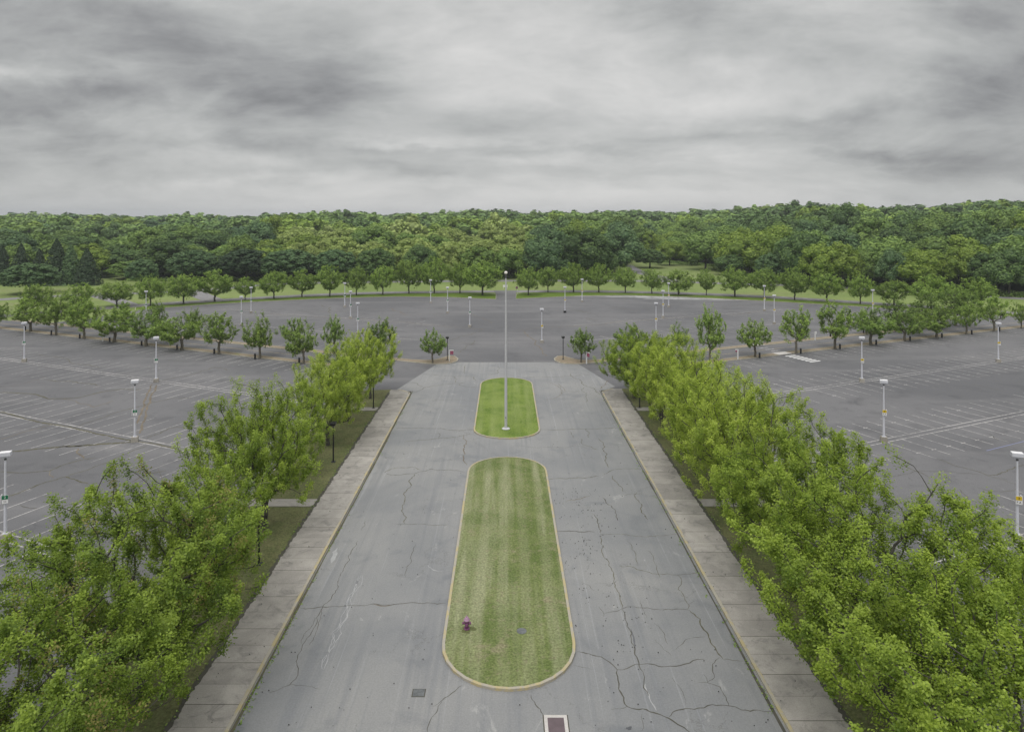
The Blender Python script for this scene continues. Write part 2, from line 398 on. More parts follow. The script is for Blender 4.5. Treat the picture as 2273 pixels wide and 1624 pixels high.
M['scrape'] = mat_plain('pale_scrape', (.36, .365, .37), .8, var=.15, scale=2)
M['tarsmear'] = mat_plain('dark_smear', (.135, .14, .15), .8, var=.15, scale=2)
LF = {}
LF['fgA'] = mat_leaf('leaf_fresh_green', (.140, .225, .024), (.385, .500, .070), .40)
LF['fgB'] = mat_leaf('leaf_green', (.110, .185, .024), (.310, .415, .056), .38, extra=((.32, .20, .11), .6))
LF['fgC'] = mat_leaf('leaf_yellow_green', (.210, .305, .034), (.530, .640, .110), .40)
LF['row'] = mat_leaf('leaf_row_tree', (.130, .225, .040), (.365, .500, .110), .36, .16)
LF['rowd'] = mat_leaf('leaf_row_tree_dark', (.112, .198, .040), (.305, .430, .098), .34, .16)
LF['dark'] = mat_leaf('forest_leaf_dark', (.056, .108, .034), (.160, .250, .074), .12, .2)
LF['mid'] = mat_leaf('forest_leaf_mid', (.100, .176, .042), (.275, .390, .096), .16, .2)
LF['bright'] = mat_leaf('forest_leaf_bright', (.135, .215, .032), (.295, .390, .070), .20, .12)
LF['olive'] = mat_leaf('forest_leaf_olive', (.200, .275, .070), (.400, .480, .150), .20, .15)
LF['blue'] = mat_leaf('forest_leaf_blue', (.056, .114, .046), (.170, .265, .105), .10, .15)
LF['conif'] = mat_leaf('forest_needle', (.026, .052, .026), (.070, .110, .050), .05, .15)
LF['far'] = mat_leaf('forest_far_leaf', (1, 1, 1), (1, 1, 1), .1, 0, True)
TINT = {'dark': (.108, .180, .056), 'mid': (.185, .285, .078), 'bright': (.21, .305, .055), 'olive': (.285, .360, .110), 'blue': (.10, .175, .078)}

# ------------------------------------------------------------------ terrain model
SKY = [(-900, 476), (-300, 474), (0, 477), (40, 473), (150, 476), (300, 480), (420, 476), (540, 480), (700, 473), (790, 469), (860, 476), (940, 474), (1060, 467),
       (1150, 471), (1250, 472), (1330, 469), (1400, 466), (1490, 472), (1570, 466), (1700, 460), (1790, 453), (1850, 461), (2000, 462), (2100, 458), (2180, 450), (2273, 447), (2700, 440), (3200, 440)]
EDGE = [(-900, 650), (-200, 640), (60, 628), (205, 624), (215, 610), (272, 610), (285, 624), (600, 623), (1000, 617), (1375, 615), (1384, 580), (1440, 579), (1520, 587), (1585, 592),
        (1600, 603), (1700, 620), (1760, 629), (1950, 640), (2100, 652), (2273, 659), (2700, 672), (3200, 680)]
FRONT = [(-900, 560), (0, 556), (250, 560), (600, 560), (900, 556), (1100, 562), (1300, 556), (1400, 545), (1560, 545), (1700, 548), (1850, 540), (2050, 552), (2273, 560), (3200, 570)]
def interp(tab, u): return np.interp(u, [p[0] for p in tab], [p[1] for p in tab])
def top_z(u, d):
    de = H * F / (interp(EDGE, u) - V0); s = np.maximum(d - de, 0)
    Lr = np.interp(u, [0, 1500, 1800, 2273], [95, 95, 70, 60])
    vs = interp(SKY, u) + 3.0 * np.exp(-np.maximum(s - 300, 0) / 500) + 1.5 * np.sin(u / 90.0 + d / 130.0) * (d < 1200)
    vs = vs + 3.0
    vt = vs + (interp(FRONT, u) - vs) * np.exp(-s / Lr) + 3.0 * np.sin(u / 140.0 + s / 60.0) * np.exp(-s / 250)
    return H - (vt - V0) * d / F, s
def tree_h(s): return 10.5 + 8.5 * (1 - np.exp(-s / 70.0))
def ground_z(x, y):
    x = np.asarray(x, dtype=float); y = np.asarray(y, dtype=float)
    d = np.maximum(y, 60.0); u = np.clip(U0 + x * F / d, -900, 3200)
    tz, s = top_z(u, d); z = np.maximum(tz - tree_h(s), 0)
    return z * np.clip((s - 25) / 60, 0, 1)

def build_ground():
    def axis(lo, hi):
        a = np.concatenate([np.arange(0, 500, 12.5), 500 * 1.05 ** np.arange(0, 60)]); a = a[a <= hi]; return a
    xa = axis(0, 4200); xs = np.concatenate([-xa[::-1][:-1], xa]); ya = np.concatenate([[-600, -300, -100, -30], axis(0, 4600)])
    X, Y = np.meshgrid(xs, ya); Z = ground_z(X, Y) - 0.0
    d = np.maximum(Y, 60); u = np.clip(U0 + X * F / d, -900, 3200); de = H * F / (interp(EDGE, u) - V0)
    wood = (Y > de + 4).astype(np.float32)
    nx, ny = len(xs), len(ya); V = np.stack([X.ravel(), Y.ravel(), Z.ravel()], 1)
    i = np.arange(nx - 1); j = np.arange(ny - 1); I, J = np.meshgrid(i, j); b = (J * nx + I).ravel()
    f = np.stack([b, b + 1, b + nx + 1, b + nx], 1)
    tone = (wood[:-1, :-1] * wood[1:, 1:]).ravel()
    me = np_mesh('ground', V, f, 4, [M['field']], tone=tone, smooth=True)
    tag(link('ground', me), kind='structure')
build_ground()

def sheet(name, pts, z, mat, kind='structure'):
    b = MB(); b.face([(p[0], p[1], z) for p in pts]); o = b.build(name, mat); return tag(o, kind=kind)
def ribbon(name, pts, w, z, mat):
    P = [Vector((p[0], p[1])) for p in pts]
    # smooth the centre line
    for _ in range(2):
        Q = [P[0]]
        for a, c in zip(P[:-1], P[1:]): Q += [a * .75 + c * .25, a * .25 + c * .75]
        P = Q + [P[-1]]
    b = MB(); Lr = []
    for i, p in enumerate(P):
        t = (P[min(i + 1, len(P) - 1)] - P[max(i - 1, 0)]).normalized(); n = Vector((-t.y, t.x))
        Lr.append((p + n * w / 2, p - n * w / 2))
    for (a0, b0), (a1, b1) in zip(Lr[:-1], Lr[1:]):
        b.face([(b0.x, b0.y, z), (b1.x, b1.y, z), (a1.x, a1.y, z), (a0.x, a0.y, z)])
    return tag(b.build(name, mat), kind='structure')

# chevron rows of the parking lot: Y = c + K (|X| - 39.4)
K = .452; CS = 1 / math.sqrt(1 + K * K); SN = K * CS
def chev(side, c, s, n=0.0):
    """point s metres along the row from |X| = 39.4, n metres toward the far side"""
    x = 39.4 + s * CS - n * SN; y = c + s * SN + n * CS
    return (side * x + .2, y)

# ------------------------------------------------------------------ asphalt, roads, lawns
ARC = [(180, 709), (235, 700), (300, 689.5), (351, 684.5), (464, 676), (570, 670), (745, 662), (883, 658.5), (996, 660), (1101, 664.5)]
ARC_R = [(1145, 663.5), (1290, 657), (1390, 655.8), (1516, 659.5), (1641, 665.5), (1709, 669), (1834, 676.5), (1922, 681.5), (2182, 699), (2273, 704)]
top_line = [(-600, 672), (0, 709.5), (90, 719)] + ARC + [(1102, 646), (1145, 646)] + ARC_R + [(2900, 745)]
poly = [(-420, -12)] + [W(*p) for p in top_line][0:] + [(420, -12)]
poly[0] = (W(-600, 672)[0], -12); poly[-1] = (W(2900, 745)[0], -12)
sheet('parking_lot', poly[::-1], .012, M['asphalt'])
ROAD = [(-13.4, -12), (13.8, -12), (13.8, 96.5), (16.3, 99.3), (12.5, 114.8), (8.6, 115.6), (-8.3, 115.6), (-11.7, 114.3), (-15.8, 97.3), (-13.4, 96)]
sheet('road', ROAD, .024, M['road'])
ribbon('outer_ring_road', [W(*p) for p in [(-500, 690), (0, 665), (60, 661), (210, 653), (330, 650), (436, 646), (526, 637), (635, 628.5), (883, 625.3), (1121, 622.8), (1365, 623.4), (1490, 624), (1566, 628), (1700, 631.5),
        (1791, 634.5), (1872, 638), (2035, 649), (2279, 663), (2700, 690)]], 6.5, .030, M['outer_road'])
ribbon('inner_ring_road', [W(*p) for p in [(-300, 712), (60, 699), (226, 684), (301, 678.5), (376, 673), (476, 667), (570, 661.5), (670, 656), (791, 651), (883, 649), (1021, 647.5), (1121, 646.8), (1290, 646.5),
        (1415, 648), (1566, 652.5), (1709, 659), (1809, 665), (1935, 673), (2185, 690), (2278, 697), (2700, 720)]], 6.2, .026, M['outer_road'])
ribbon('link_road', [W(*p) for p in [(434, 645), (440, 652), (455, 660), (478, 667)]], 6.0, .034, M['outer_road'])
ribbon('link_road', [W(*p) for p in [(205, 655), (232, 660), (262, 668), (290, 678)]], 5.0, .034, M['outer_road'])
ribbon('wood_road', [W(*p) for p in [(1374, 575), (1382, 581.5), (1398, 594), (1416, 603), (1440, 610), (1466, 615.5), (1492, 624)]], 6.5, .038, M['outer_road'])
# gap between the two far lawns, where the avenue meets the ring road
sheet('avenue_mouth', [W(*p) for p in [(1101.5, 664), (1145, 663), (1146, 649), (1150, 645), (1095, 645), (1101, 652)]], .031, M['asphalt'])

def strip_poly(name, outline, mat_top, kerb, zt=.13, kw=.16, label=None):
    """raised planted island: outline (ccw), kerb ring and soil/grass top"""
    P = [Vector(p) for p in outline]; n = len(P); inn = []
    for i in range(n):
        t = (P[(i + 1) % n] - P[i - 1]).normalized(); inn.append(P[i] + Vector((-t.y, t.x)) * kw)
    k = MB()
    for i in range(n):
        a, b = P[i], P[(i + 1) % n]; c, d = inn[(i + 1) % n], inn[i]
        k.face([(a.x, a.y, 0), (b.x, b.y, 0), (b.x, b.y, zt), (a.x, a.y, zt)])
        k.face([(a.x, a.y, zt), (b.x, b.y, zt), (c.x, c.y, zt), (d.x, d.y, zt)])
    ko = k.build('kerb', kerb); tag(ko, kind='structure')
    g = MB(); g.face([(p.x, p.y, zt - .02) for p in inn]); go = g.build(name, mat_top); tag(go, kind='structure')
    return go, ko

def stadium(cx, y0, y1, hw, n=14, flat=1.0):
    pts = []
    for i in range(n + 1):
        a = math.pi + math.pi * i / n; pts.append((cx + hw * math.cos(a), y0 + hw * flat * (1 + math.sin(a))))
    for i in range(n + 1):
        a = math.pi * i / n; pts.append((cx + hw * math.cos(a), y1 - hw * (1 - math.sin(a))))
    return pts
strip_poly('lawn_island', stadium(.22, 35.4, 69.9, 3.9), M['isl1'], M['kerb'], .16, .17)
strip_poly('lawn_island', stadium(.22, 75.7, 104.4, 3.92, flat=.85), M['isl2'], M['kerb'], .16, .17)

# grass strips between the far lot and the ring road
def far_strip(name, near, far):
    out = [W(*p) for p in near] + [W(*p) for p in far[::-1]]
    strip_poly(name, out, M['strip'], M['kerb_plain'], .13, .22)
far_strip('grass_strip', ARC[2:] , [(300, 683), (376, 677.5), (476, 671), (570, 665), (670, 660), (791, 654.5), (883, 652), (1021, 650.5), (1075, 650), (1102, 654)])
far_strip('grass_strip', ARC_R, [(1145, 654), (1160, 650), (1290, 649.5), (1415, 651), (1566, 656), (1709, 663), (1809, 669), (1935, 677.5), (2185, 695), (2273, 701)])

# planted medians A (front) and B (behind the service road), both sides
TIP_F = [(1229.3, 796.8), (1231.4, 801.6), (1243.2, 806.3), (1255, 808), (1278.7, 808.7), (1302.4, 807.5), (1332, 804.5)]
TIP_B = [(1332, 798.6), (1300, 799.8), (1284.6, 799.2), (1266.9, 795), (1250.3, 790.3), (1237.3, 790.9)]
for side in (-1, 1):
    a0, a1 = chev(side, 118.2, -13.5, -.9), chev(side, 118.2, 140, -.9)
    b0, b1 = chev(side, 118.2, -13.5, .9), chev(side, 118.2, 140, .9)
    pts = []
    n = 40
    lo = [chev(side, 118.2, -13.5 + (i / n) * 153, -.9 + .06 * math.sin(i * 2.1)) for i in range(n + 1)]
    hi = [chev(side, 118.2, -13.5 + (i / n) * 153, .9 + .06 * math.sin(i * 1.7)) for i in range(n + 1)]
    pts = lo + hi[::-1]
    if side < 0: pts = pts[::-1]
    strip_poly('planted_median', pts, M['mulch'], M['kerb_plain'], .13, .18)
    tf = [W(*p) for p in TIP_F]; tb = [W(*p) for p in TIP_B]
    if side < 0: tf = [(.4 - p[0], p[1]) for p in tf]; tb = [(.4 - p[0], p[1]) for p in tb]
    smax = 62 if side > 0 else 88
    lo = [chev(side, 127.2, s, -.9) for s in np.linspace(-19, smax, 30)]; hi = [chev(side, 127.2, s, .9) for s in np.linspace(-19, smax, 30)]
    pts = tf + lo + hi[::-1] + tb
    if side < 0: pts = pts[::-1]
    strip_poly('planted_median', pts, M['mulch'], M['kerb_plain'], .13, .18)

# pavements: slabs, joints, kerbs; verges; crossing paths
rs = random.Random(5)
def pavement(side, xk, xo, yend):
    b = MB(); z = .15; y = -8.0; i = 0
    ys = []
    while y < yend - 1.0:
        st = 1.62 + rs.uniform(-.12, .12); ys.append((y, min(y + st, yend - .2))); y += st
    tone = .5
    b.face([(xk, -8, z - .012), (xo, -8, z - .012), (xo, yend - 1, z - .012), (xk, yend - 1, z - .012)][::side], 1)
    for i, (y0, y1) in enumerate(ys):
        if i % 3 == 0: tone = rs.uniform(.15, .85)
        t_ = min(1, max(0, tone + rs.uniform(-.18, .18)))
        g0 = .035 if i % 2 == 0 else .014
        xa, xb = xk + side * .20, xo
        # rounded far end
        def cut(yy):
            e_ = max(0, yy - (yend - 2.2)) / 2.2; return 1.9 * (1 - math.sqrt(max(0, 1 - e_ * e_)))
        pts = [(xa + side * cut(y0 + g0), y0 + g0, z), (xb, y0 + g0, z)]
        k_ = 5
        for q in range(k_ + 1):
            yy = y0 + g0 + (y1 - y0 - g0) * q / k_; pts.append((xb + side * rs.uniform(-.05, .12), yy, z))
        pts += [(xa + side * cut(y1), y1, z)]
        b.face(pts[::side], 0, t_)
    tag(b.build('pavement', [M['slab'], M['joint']]), kind='structure')
    k = MB(); n = 60; prev = None
    for q in range(n + 1):
        yy = -8 + (yend + 8) * q / n; e_ = max(0, yy - (yend - 2.2)) / 2.2; cx = xk + side * 1.9 * (1 - math.sqrt(max(0, 1 - e_ * e_)))
        cur = (cx, yy)
        if prev:
            (x0, y0), (x1, y1) = prev, cur
            k.face([(x0, y0, 0), (x1, y1, 0), (x1, y1, z + .012), (x0, y0, z + .012)][::-side])
            k.face([(x0, y0, z + .012), (x1, y1, z + .012), (x1 + side * .19, y1, z + .012), (x0 + side * .19, y0, z + .012)][::-side])
            k.face([(x0 + side * .19, y0, z - .01), (x1 + side * .19, y1, z - .01), (x1 + side * .19, y1, z + .012), (x0 + side * .19, y0, z + .012)][::side])
        prev = cur
    tag(k.build('kerb', M['kerb']), kind='structure')
    v = MB(); xo2 = xo + side * 6.2
    v.face([(xo - side * .1, -8, .10), (xo2, -8, .10), (xo2, yend - 1.5, .10), (xo2 - side * 2, yend - .3, .10), (xo - side * .1, yend + .1, .10)][::side])
    tag(v.build('verge', M['verge']), kind='structure')
    kk = MB(); kk.box((xo2 + side * .08, (yend - 9.5) / 2, .06), (.16, yend + 6.5, .13)); tag(kk.build('kerb', M['kerb_plain']), kind='structure')
    for yy in (58.6, 87.3):
        c = MB(); c.face([(xo + side * .05, yy - .75, .155), (xo2, yy - .75, .155), (xo2, yy + .75, .155), (xo + side * .05, yy + .75, .155)][::side])
        c.face([(xo + side * .05, yy - .75, .155), (xo2, yy - .75, .155), (xo2, yy - .75, .09), (xo + side * .05, yy - .75, .09)][::side])
        tag(c.build('crossing_path', M['slab']), kind='structure')
pavement(-1, -13.4, -16.45, 97.2); pavement(1, 13.8, 16.9, 97.8)

# ------------------------------------------------------------------ painted markings
mk = MB()
def line(p, q, w, mi=0, z=.018):
    p = Vector(p); q = Vector(q); t = (q - p).normalized(); n = Vector((-t.y, t.x)) * w / 2
    mk.face([(p.x - n.x, p.y - n.y, z), (q.x - n.x, q.y - n.y, z), (q.x + n.x, q.y + n.y, z), (p.x + n.x, p.y + n.y, z)], mi)
def inlot(p, side): return side * (p[0] - .2) > 25.5
rm = random.Random(9)
for side in (-1, 1):
    for c in (30.1, 52.0, 73.9, 95.8):
        cc = c + (.6 if side < 0 else 0)
        for n in (-.42, .42): line(chev(side, cc, -13, n), chev(side, cc, 130, n), .13 if side > 0 else .17)
        for i in range(-5, 52):
            s = .47 + 2.5 * i
            far = 5.9 if side > 0 else 6.6
            for sg in (-1, 1):
                p, q = chev(side, cc, s, sg * .42), chev(side, cc, s, sg * (far + rm.uniform(-.1, .1)))
                if inlot(p, side) and inlot(q, side) and rm.random() > .04:
                    line(p, q, .10)
                    if side > 0: line(chev(side, cc, s - .38, sg * 4.1), chev(side, cc, s + .38, sg * 4.1), .12)
    for i in range(-4, 52):
        s = 1.2 + 2.5 * i
        if side > 0 and abs(s - 12.5) < 3: continue
        line(chev(side, 118.2, s, -1.1), chev(side, 118.2, s, -6.5), .11)
        if side > 0: line(chev(side, 118.2, s - .35, -4.3), chev(side, 118.2, s + .35, -4.3), .11)
    # far lot
    for c in (147.0, 166.7):
        for n in (-.35, .35): line(chev(side, c, -26, n), chev(side, c, 62 if c < 150 else 42, n), .14, 1)
        for i in range(-8, 26):
            s = 1 + 2.6 * i
            if s > (60 if c < 150 else 40): continue
            for sg in (-1, 1):
                if rm.random() < .6: line(chev(side, c, s, sg * .4), chev(side, c, s, sg * rm.uniform(2.5, 5.5)), .12, 1)
    for i in range(-8, 24):
        if rm.random() < .8: line(chev(side, 127.2, 1 + 2.6 * i, 1.2), chev(side, 127.2, 1 + 2.6 * i, rm.uniform(4.5, 6)), .12, 1)
    line(chev(side, 122.7, -20, 0), chev(side, 122.7, 135, 0), .12, 3)
# zebra crossings
for i in range(7):
    line(chev(1, 118.2, 11.2, -1.9 - i * .88), chev(1, 118.2, 13.7, -1.9 - i * .88), .42, 2, .02)
for i in range(4): line(chev(1, 122.7, 10.6, -3.0 + i * 1.5), chev(1, 122.7, 12.8, -3.0 + i * 1.5), .3, 0, .02)
# yellow hatch in the left lot by the verge, blue line on the right
for i in range(5): line((-24.5 - i * 1.7, 52.5 + i * .25), (-23.8 - i * 1.7, 58.0 + i * .25), .16, 3)
a_, b_ = W(*R2(3, 1940, 890)), W(*R2(3, 2300, 800)); line(a_, b_, .12, 4)
# tall avenue seams
line((-8.3, 115.75), (8.6, 115.75), .55, 5, .028)
tag(mk.build('lot_markings', [M['paint'], M['paint_far'], M['paint_fresh'], M['paint_yellow'], M['paint_blue'], M['road']]), kind='structure')
cp = MB(); a, b, c, d = chev(1, 118.2, 10.8, -.95), chev(1, 118.2, 14.0, -.95), chev(1, 118.2, 14.0, .95), chev(1, 118.2, 10.8, .95)
cp.face([(p[0], p[1], .135) for p in (a, b, c, d)]); a, b, c, d = chev(1, 127.2, 8.8, -.95), chev(1, 127.2, 12, -.95), chev(1, 127.2, 12, .95), chev(1, 127.2, 8.8, .95)
cp.face([(p[0], p[1], .135) for p in (a, b, c, d)])
tag(cp.build('crossing_path', M['pale_conc']), kind='structure')

# ------------------------------------------------------------------ cracks
ck = MB(); rc = random.Random(3)
def crack(reg, k, pts, w=.06, mi=0, z=.027, world=False, amp=.13):
    if z > .026 and not world: w *= .8 if reg is R3 else 1.4
    P = [Vector(p if world else W(*reg(k, *p))) for p in pts]
    lv = 4
    for l in range(lv):
        Q = [P[0]]
        for a, b in zip(P[:-1], P[1:]):
            L_ = (b - a).length; t = (b - a); n = Vector((-t.y, t.x)); m_ = (a + b) / 2 + n * rc.uniform(-amp, amp)
            Q += [m_, b] if L_ > .35 else [b]
        P = Q
    n = len(P); pr = None
    for i, p in enumerate(P):
        t = (P[min(i + 1, n - 1)] - P[max(i - 1, 0)]); t = t.normalized() if t.length > 1e-6 else Vector((1, 0)); nn = Vector((-t.y, t.x))
        ww = w * rc.uniform(.45, 1.3) / 2 * min(1, .35 + min(i, n - 1 - i) * .4)
        cur = (p + nn * ww, p - nn * ww)
        if pr:
            ck.face([(pr[1].x, pr[1].y, z), (cur[1].x, cur[1].y, z), (cur[0].x, cur[0].y, z), (pr[0].x, pr[0].y, z)], mi)
        pr = cur
# avenue, left carriageway
crack(R3, 1, [(345, 605), (600, 600), (930, 580), (1100, 585), (1180, 575), (1420, 568), (1545, 572)], .07)
crack(R3, 1, [(960, 580), (1080, 590), (1130, 578)], .12, 2)
crack(R3, 1, [(830, 60), (760, 220), (660, 420), (590, 555), (540, 605), (490, 690), (440, 830), (370, 940), (330, 1080), (320, 1190), (270, 1240), (170, 1285), (100, 1305)], .05)
crack(R3, 1, [(540, 605), (525, 700), (480, 830), (425, 920)], .035); crack(R3, 1, [(480, 690), (410, 800), (365, 900)], .03)
crack(R3, 1, [(270, 1235), (380, 1245), (520, 1275)], .03)
crack(R3, 1, [(1300, 90), (1260, 200), (1225, 300), (1215, 350)], .045)
crack(R3, 1, [(1680, 1245), (1520, 1365), (1440, 1420)], .05); crack(R3, 1, [(1520, 1375), (1475, 1460), (1410, 1560), (1400, 1640)], .06)
crack(R2, 1, [(1230, 692), (1450, 688), (1650, 697), (1920, 706)], .06); crack(R2, 1, [(1300, 812), (1450, 795), (1620, 778), (1800, 760), (1900, 745)], .05, 1)
crack(R2, 1, [(1835, 755), (1830, 880), (1835, 960), (1860, 1020)], .07, 2); crack(R2, 1, [(1605, 730), (1610, 775)], .04)
crack(R2, 1, [(1130, 1085), (1220, 1045), (1380, 1035), (1450, 1060)], .05, 1); crack(R2, 1, [(1150, 1095), (1280, 1105), (1500, 1070), (1540, 1050), (1600, 1065), (1840, 1078)], .05)
crack(R2, 1, [(1400, 1100), (1350, 1220), (1310, 1340), (1285, 1430), (1325, 1480), (1315, 1540)], .055, 1)
crack(R2, 1, [(1230, 1545), (1450, 1540), (1700, 1545)], .03); crack(R2, 1, [(960, 1510), (930, 1600)], .03)
crack(R2, 1, [(1375, 375), (1500, 330), (1700, 300), (1850, 285)], .06, 1); crack(R2, 1, [(1340, 285), (1420, 295), (1500, 328)], .05, 1)
crack(R2, 1, [(1480, 215), (1700, 228), (1930, 235), (1935, 270)], .06, 1); crack(R2, 1, [(1850, 135), (1840, 210)], .05, 1); crack(R2, 1, [(1735, 230), (1755, 290)], .05, 1)
crack(R2, 1, [(1790, 300), (1850, 325), (1975, 330)], .05, 1); crack(R2, 1, [(2140, 140), (2135, 205), (2050, 220)], .05, 1)
crack(R2, 1, [(1540, 445), (1700, 440), (1900, 450)], .03); crack(R2, 1, [(1780, 495), (1920, 500)], .03)
# avenue, right carriageway
crack(R3, 2, [(720, 20), (740, 110), (780, 230), (820, 350), (850, 470), (890, 610)], .06, 1)
crack(R3, 2, [(890, 615), (930, 760), (965, 880), (1010, 1010), (1040, 1110), (1070, 1200), (1110, 1330)], .07)
crack(R3, 2, [(885, 617), (1100, 608), (1300, 625), (1440, 628)], .06); crack(R3, 2, [(885, 617), (810, 640), (735, 655)], .05)
crack(R3, 2, [(1340, 335), (1375, 400), (1350, 460), (1400, 520), (1440, 590), (1420, 625)], .05, 1); crack(R3, 2, [(1440, 580), (1480, 555)], .05)
crack(R3, 2, [(1440, 628), (1480, 660), (1530, 700), (1560, 790), (1610, 870), (1660, 950), (1715, 1030)], .10, 1)
crack(R3, 2, [(1715, 1030), (1800, 1040), (1880, 1045)], .06, 1); crack(R3, 2, [(1690, 1015), (1630, 1070), (1645, 1160), (1590, 1220), (1555, 1150)], .05)
crack(R3, 2, [(1510, 1220), (1590, 1222), (1690, 1255), (1725, 1320), (1765, 1410)], .055)
crack(R3, 2, [(520, 965), (620, 985), (720, 1010), (790, 1055), (850, 1115), (930, 1105), (1000, 1070), (1130, 1070), (1240, 1090), (1400, 1070), (1560, 1030)], .07)
crack(R3, 2, [(850, 1115), (865, 1230), (890, 1320), (930, 1415), (1060, 1435), (1180, 1475), (1300, 1530), (1400, 1590), (1450, 1630)], .09)
crack(R3, 2, [(930, 1415), (800, 1440)], .04); crack(R3, 2, [(1275, 1500), (1350, 1445), (1480, 1440), (1630, 1400), (1760, 1410), (1870, 1445), (2000, 1445), (2110, 1455)], .07)
crack(R3, 2, [(870, 265), (960, 270), (1080, 310), (1200, 335), (1330, 340), (1480, 325), (1530, 330)], .06, 1)
crack(R3, 2, [(930, 60), (970, 130), (1005, 200), (1015, 250)], .05, 1); crack(R3, 2, [(1100, 140), (1150, 230), (1180, 310), (1200, 360)], .04, 1)
crack(R3, 2, [(1150, 730), (1190, 760), (1240, 830), (1270, 910)], .04); crack(R3, 2, [(1330, 950), (1400, 880), (1500, 850), (1570, 845)], .04)
crack(R3, 2, [(1160, 870), (1230, 950), (1300, 1005)], .03); crack(R3, 2, [(1300, 1180), (1370, 1270), (1410, 1400)], .03)
crack(R3, 2, [(145, 1320), (180, 1400), (245, 1485)], .06); crack(R3, 2, [(1050, 1480), (1050, 1620)], .03); crack(R3, 2, [(490, 1075), (560, 1095), (640, 1110)], .03)
crack(R3, 2, [(1040, 545), (1060, 620), (1090, 690)], .03); crack(R3, 2, [(0, 1), (0, 2)], .01)
crack(R3, 2, [(560, 400), (620, 425), (665, 470)], .03); crack(R3, 2, [(700, 10), (1000, 22), (1360, 8)], .05, 1); crack(R3, 2, [(700, 600), (740, 680)], .06)
crack(R2, 2, [(310, 1145), (520, 1135), (760, 1115)], .06, 1); crack(R2, 2, [(800, 1100), (870, 1065), (1000, 1050), (1130, 1052)], .04, 1)
crack(R2, 2, [(240, 705), (420, 705), (600, 698), (850, 692), (940, 695)], .06, 1); crack(R2, 2, [(640, 700), (670, 775)], .05, 1); crack(R2, 2, [(610, 785), (620, 840), (740, 880)], .05, 1)
crack(R2, 2, [(755, 780), (790, 880), (820, 960), (840, 1040)], .06, 1); crack(R2, 2, [(880, 1110), (930, 1190), (970, 1255)], .05, 1); crack(R2, 2, [(1090, 1260), (1140, 1380), (1190, 1500)], .05, 1)
crack(R2, 2, [(780, 1300), (820, 1350), (870, 1380), (900, 1440), (925, 1510)], .05); crack(R2, 2, [(470, 1335), (600, 1315), (680, 1290)], .06, 2); crack(R2, 2, [(700, 1450), (745, 1530), (770, 1620)], .05)
crack(R2, 2, [(385, 1605), (600, 1610), (720, 1612)], .06); crack(R2, 2, [(980, 1290), (1150, 1270)], .03)
crack(R2, 2, [(500, 205), (600, 275), (700, 335), (765, 385)], .06, 1); crack(R2, 2, [(90, 245), (300, 238), (520, 230), (690, 215)], .05, 1)
crack(R2, 2, [(320, 285), (370, 310), (400, 410), (340, 435), (270, 440)], .05, 2); crack(R2, 2, [(400, 300), (450, 345), (455, 365)], .05, 2); crack(R2, 2, [(410, 380), (500, 365), (580, 368)], .04, 1)
crack(R2, 2, [(770, 345), (850, 270)], .08, 2); crack(R2, 2, [(625, 330), (650, 400), (650, 460)], .04, 1); crack(R2, 2, [(500, 715), (530, 780)], .04)
crack(R2, 2, [(0, 848), (300, 860), (560, 845), (760, 880)], .02)
for off in (0, 14, -12):
    crack(R3, 1, [(850 + off, 345), (800 + off, 470), (745 + off, 620), (690 + off, 740), (625 + off, 900), (570 + off, 1010), (540 + off, 1110)], .05, 3, .0266)
crack(R3, 1, [(660, 120), (640, 180), (610, 240)], .35, 3, .0266); crack(R3, 2, [(960, 780), (985, 850), (1000, 960)], .14, 4, .0263, False, .03)
crack(R3, 1, [(1400, 260), (1450, 300), (1520, 310)], .10, 3, .0266); crack(R3, 2, [(1080, 1230), (1110, 1320), (1170, 1450)], .12, 3, .0266)
# far lot
for (k, pts, w, mi) in [(2, [(95, 1305), (170, 1375), (230, 1445), (300, 1530)], .22, 2), (1, [(570, 1075), (640, 1130), (660, 1150)], .2, 1), (1, [(1180, 1105), (1270, 1135), (1330, 1165)], .25, 2),
        (1, [(100, 1150), (830, 1200), (1150, 1220), (1420, 1240), (1700, 1268), (2020, 1292)], .22, 2), (1, [(350, 1140), (700, 1135), (1150, 1110)], .15, 2), (1, [(850, 1170), (1350, 1165), (1690, 1155)], .14, 1),
        (2, [(0, 1300), (500, 1265), (930, 1225), (1250, 1205), (1330, 1195), (1800, 1165), (2220, 1130)], .22, 2), (2, [(500, 1120), (620, 1140), (700, 1148)], .3, 1), (2, [(640, 1190), (750, 1210)], .25, 1),
        (2, [(1200, 1072), (1500, 1070)], .18, 2), (2, [(870, 1095), (1000, 1115), (1100, 1130)], .16, 2), (1, [(1890, 1145), (2000, 1190), (2090, 1240)], .16, 2), (1, [(1700, 1390), (1900, 1340), (2000, 1300)], .14, 1),
        (1, [(1780, 1500), (1850, 1450), (1920, 1415), (1930, 1390)], .12, 1), (1, [(1480, 1390), (1850, 1415), (1950, 1425)], .12, 2), (0, [(1800, 1085), (2000, 1110), (2273, 1135)], .18, 1), (2, [(1850, 1095), (2050, 1080), (2200, 1085)], .18, 1),
        (2, [(1480, 1420), (1700, 1440)], .15, 1), (2, [(700, 1345), (900, 1350)], .1, 1), (3, [(680, 1130), (800, 1150), (850, 1140)], .2, 2), (3, [(0, 1085), (200, 1100), (420, 1090)], .15, 2)]:
    crack(R1, k, pts, w, mi, .020)
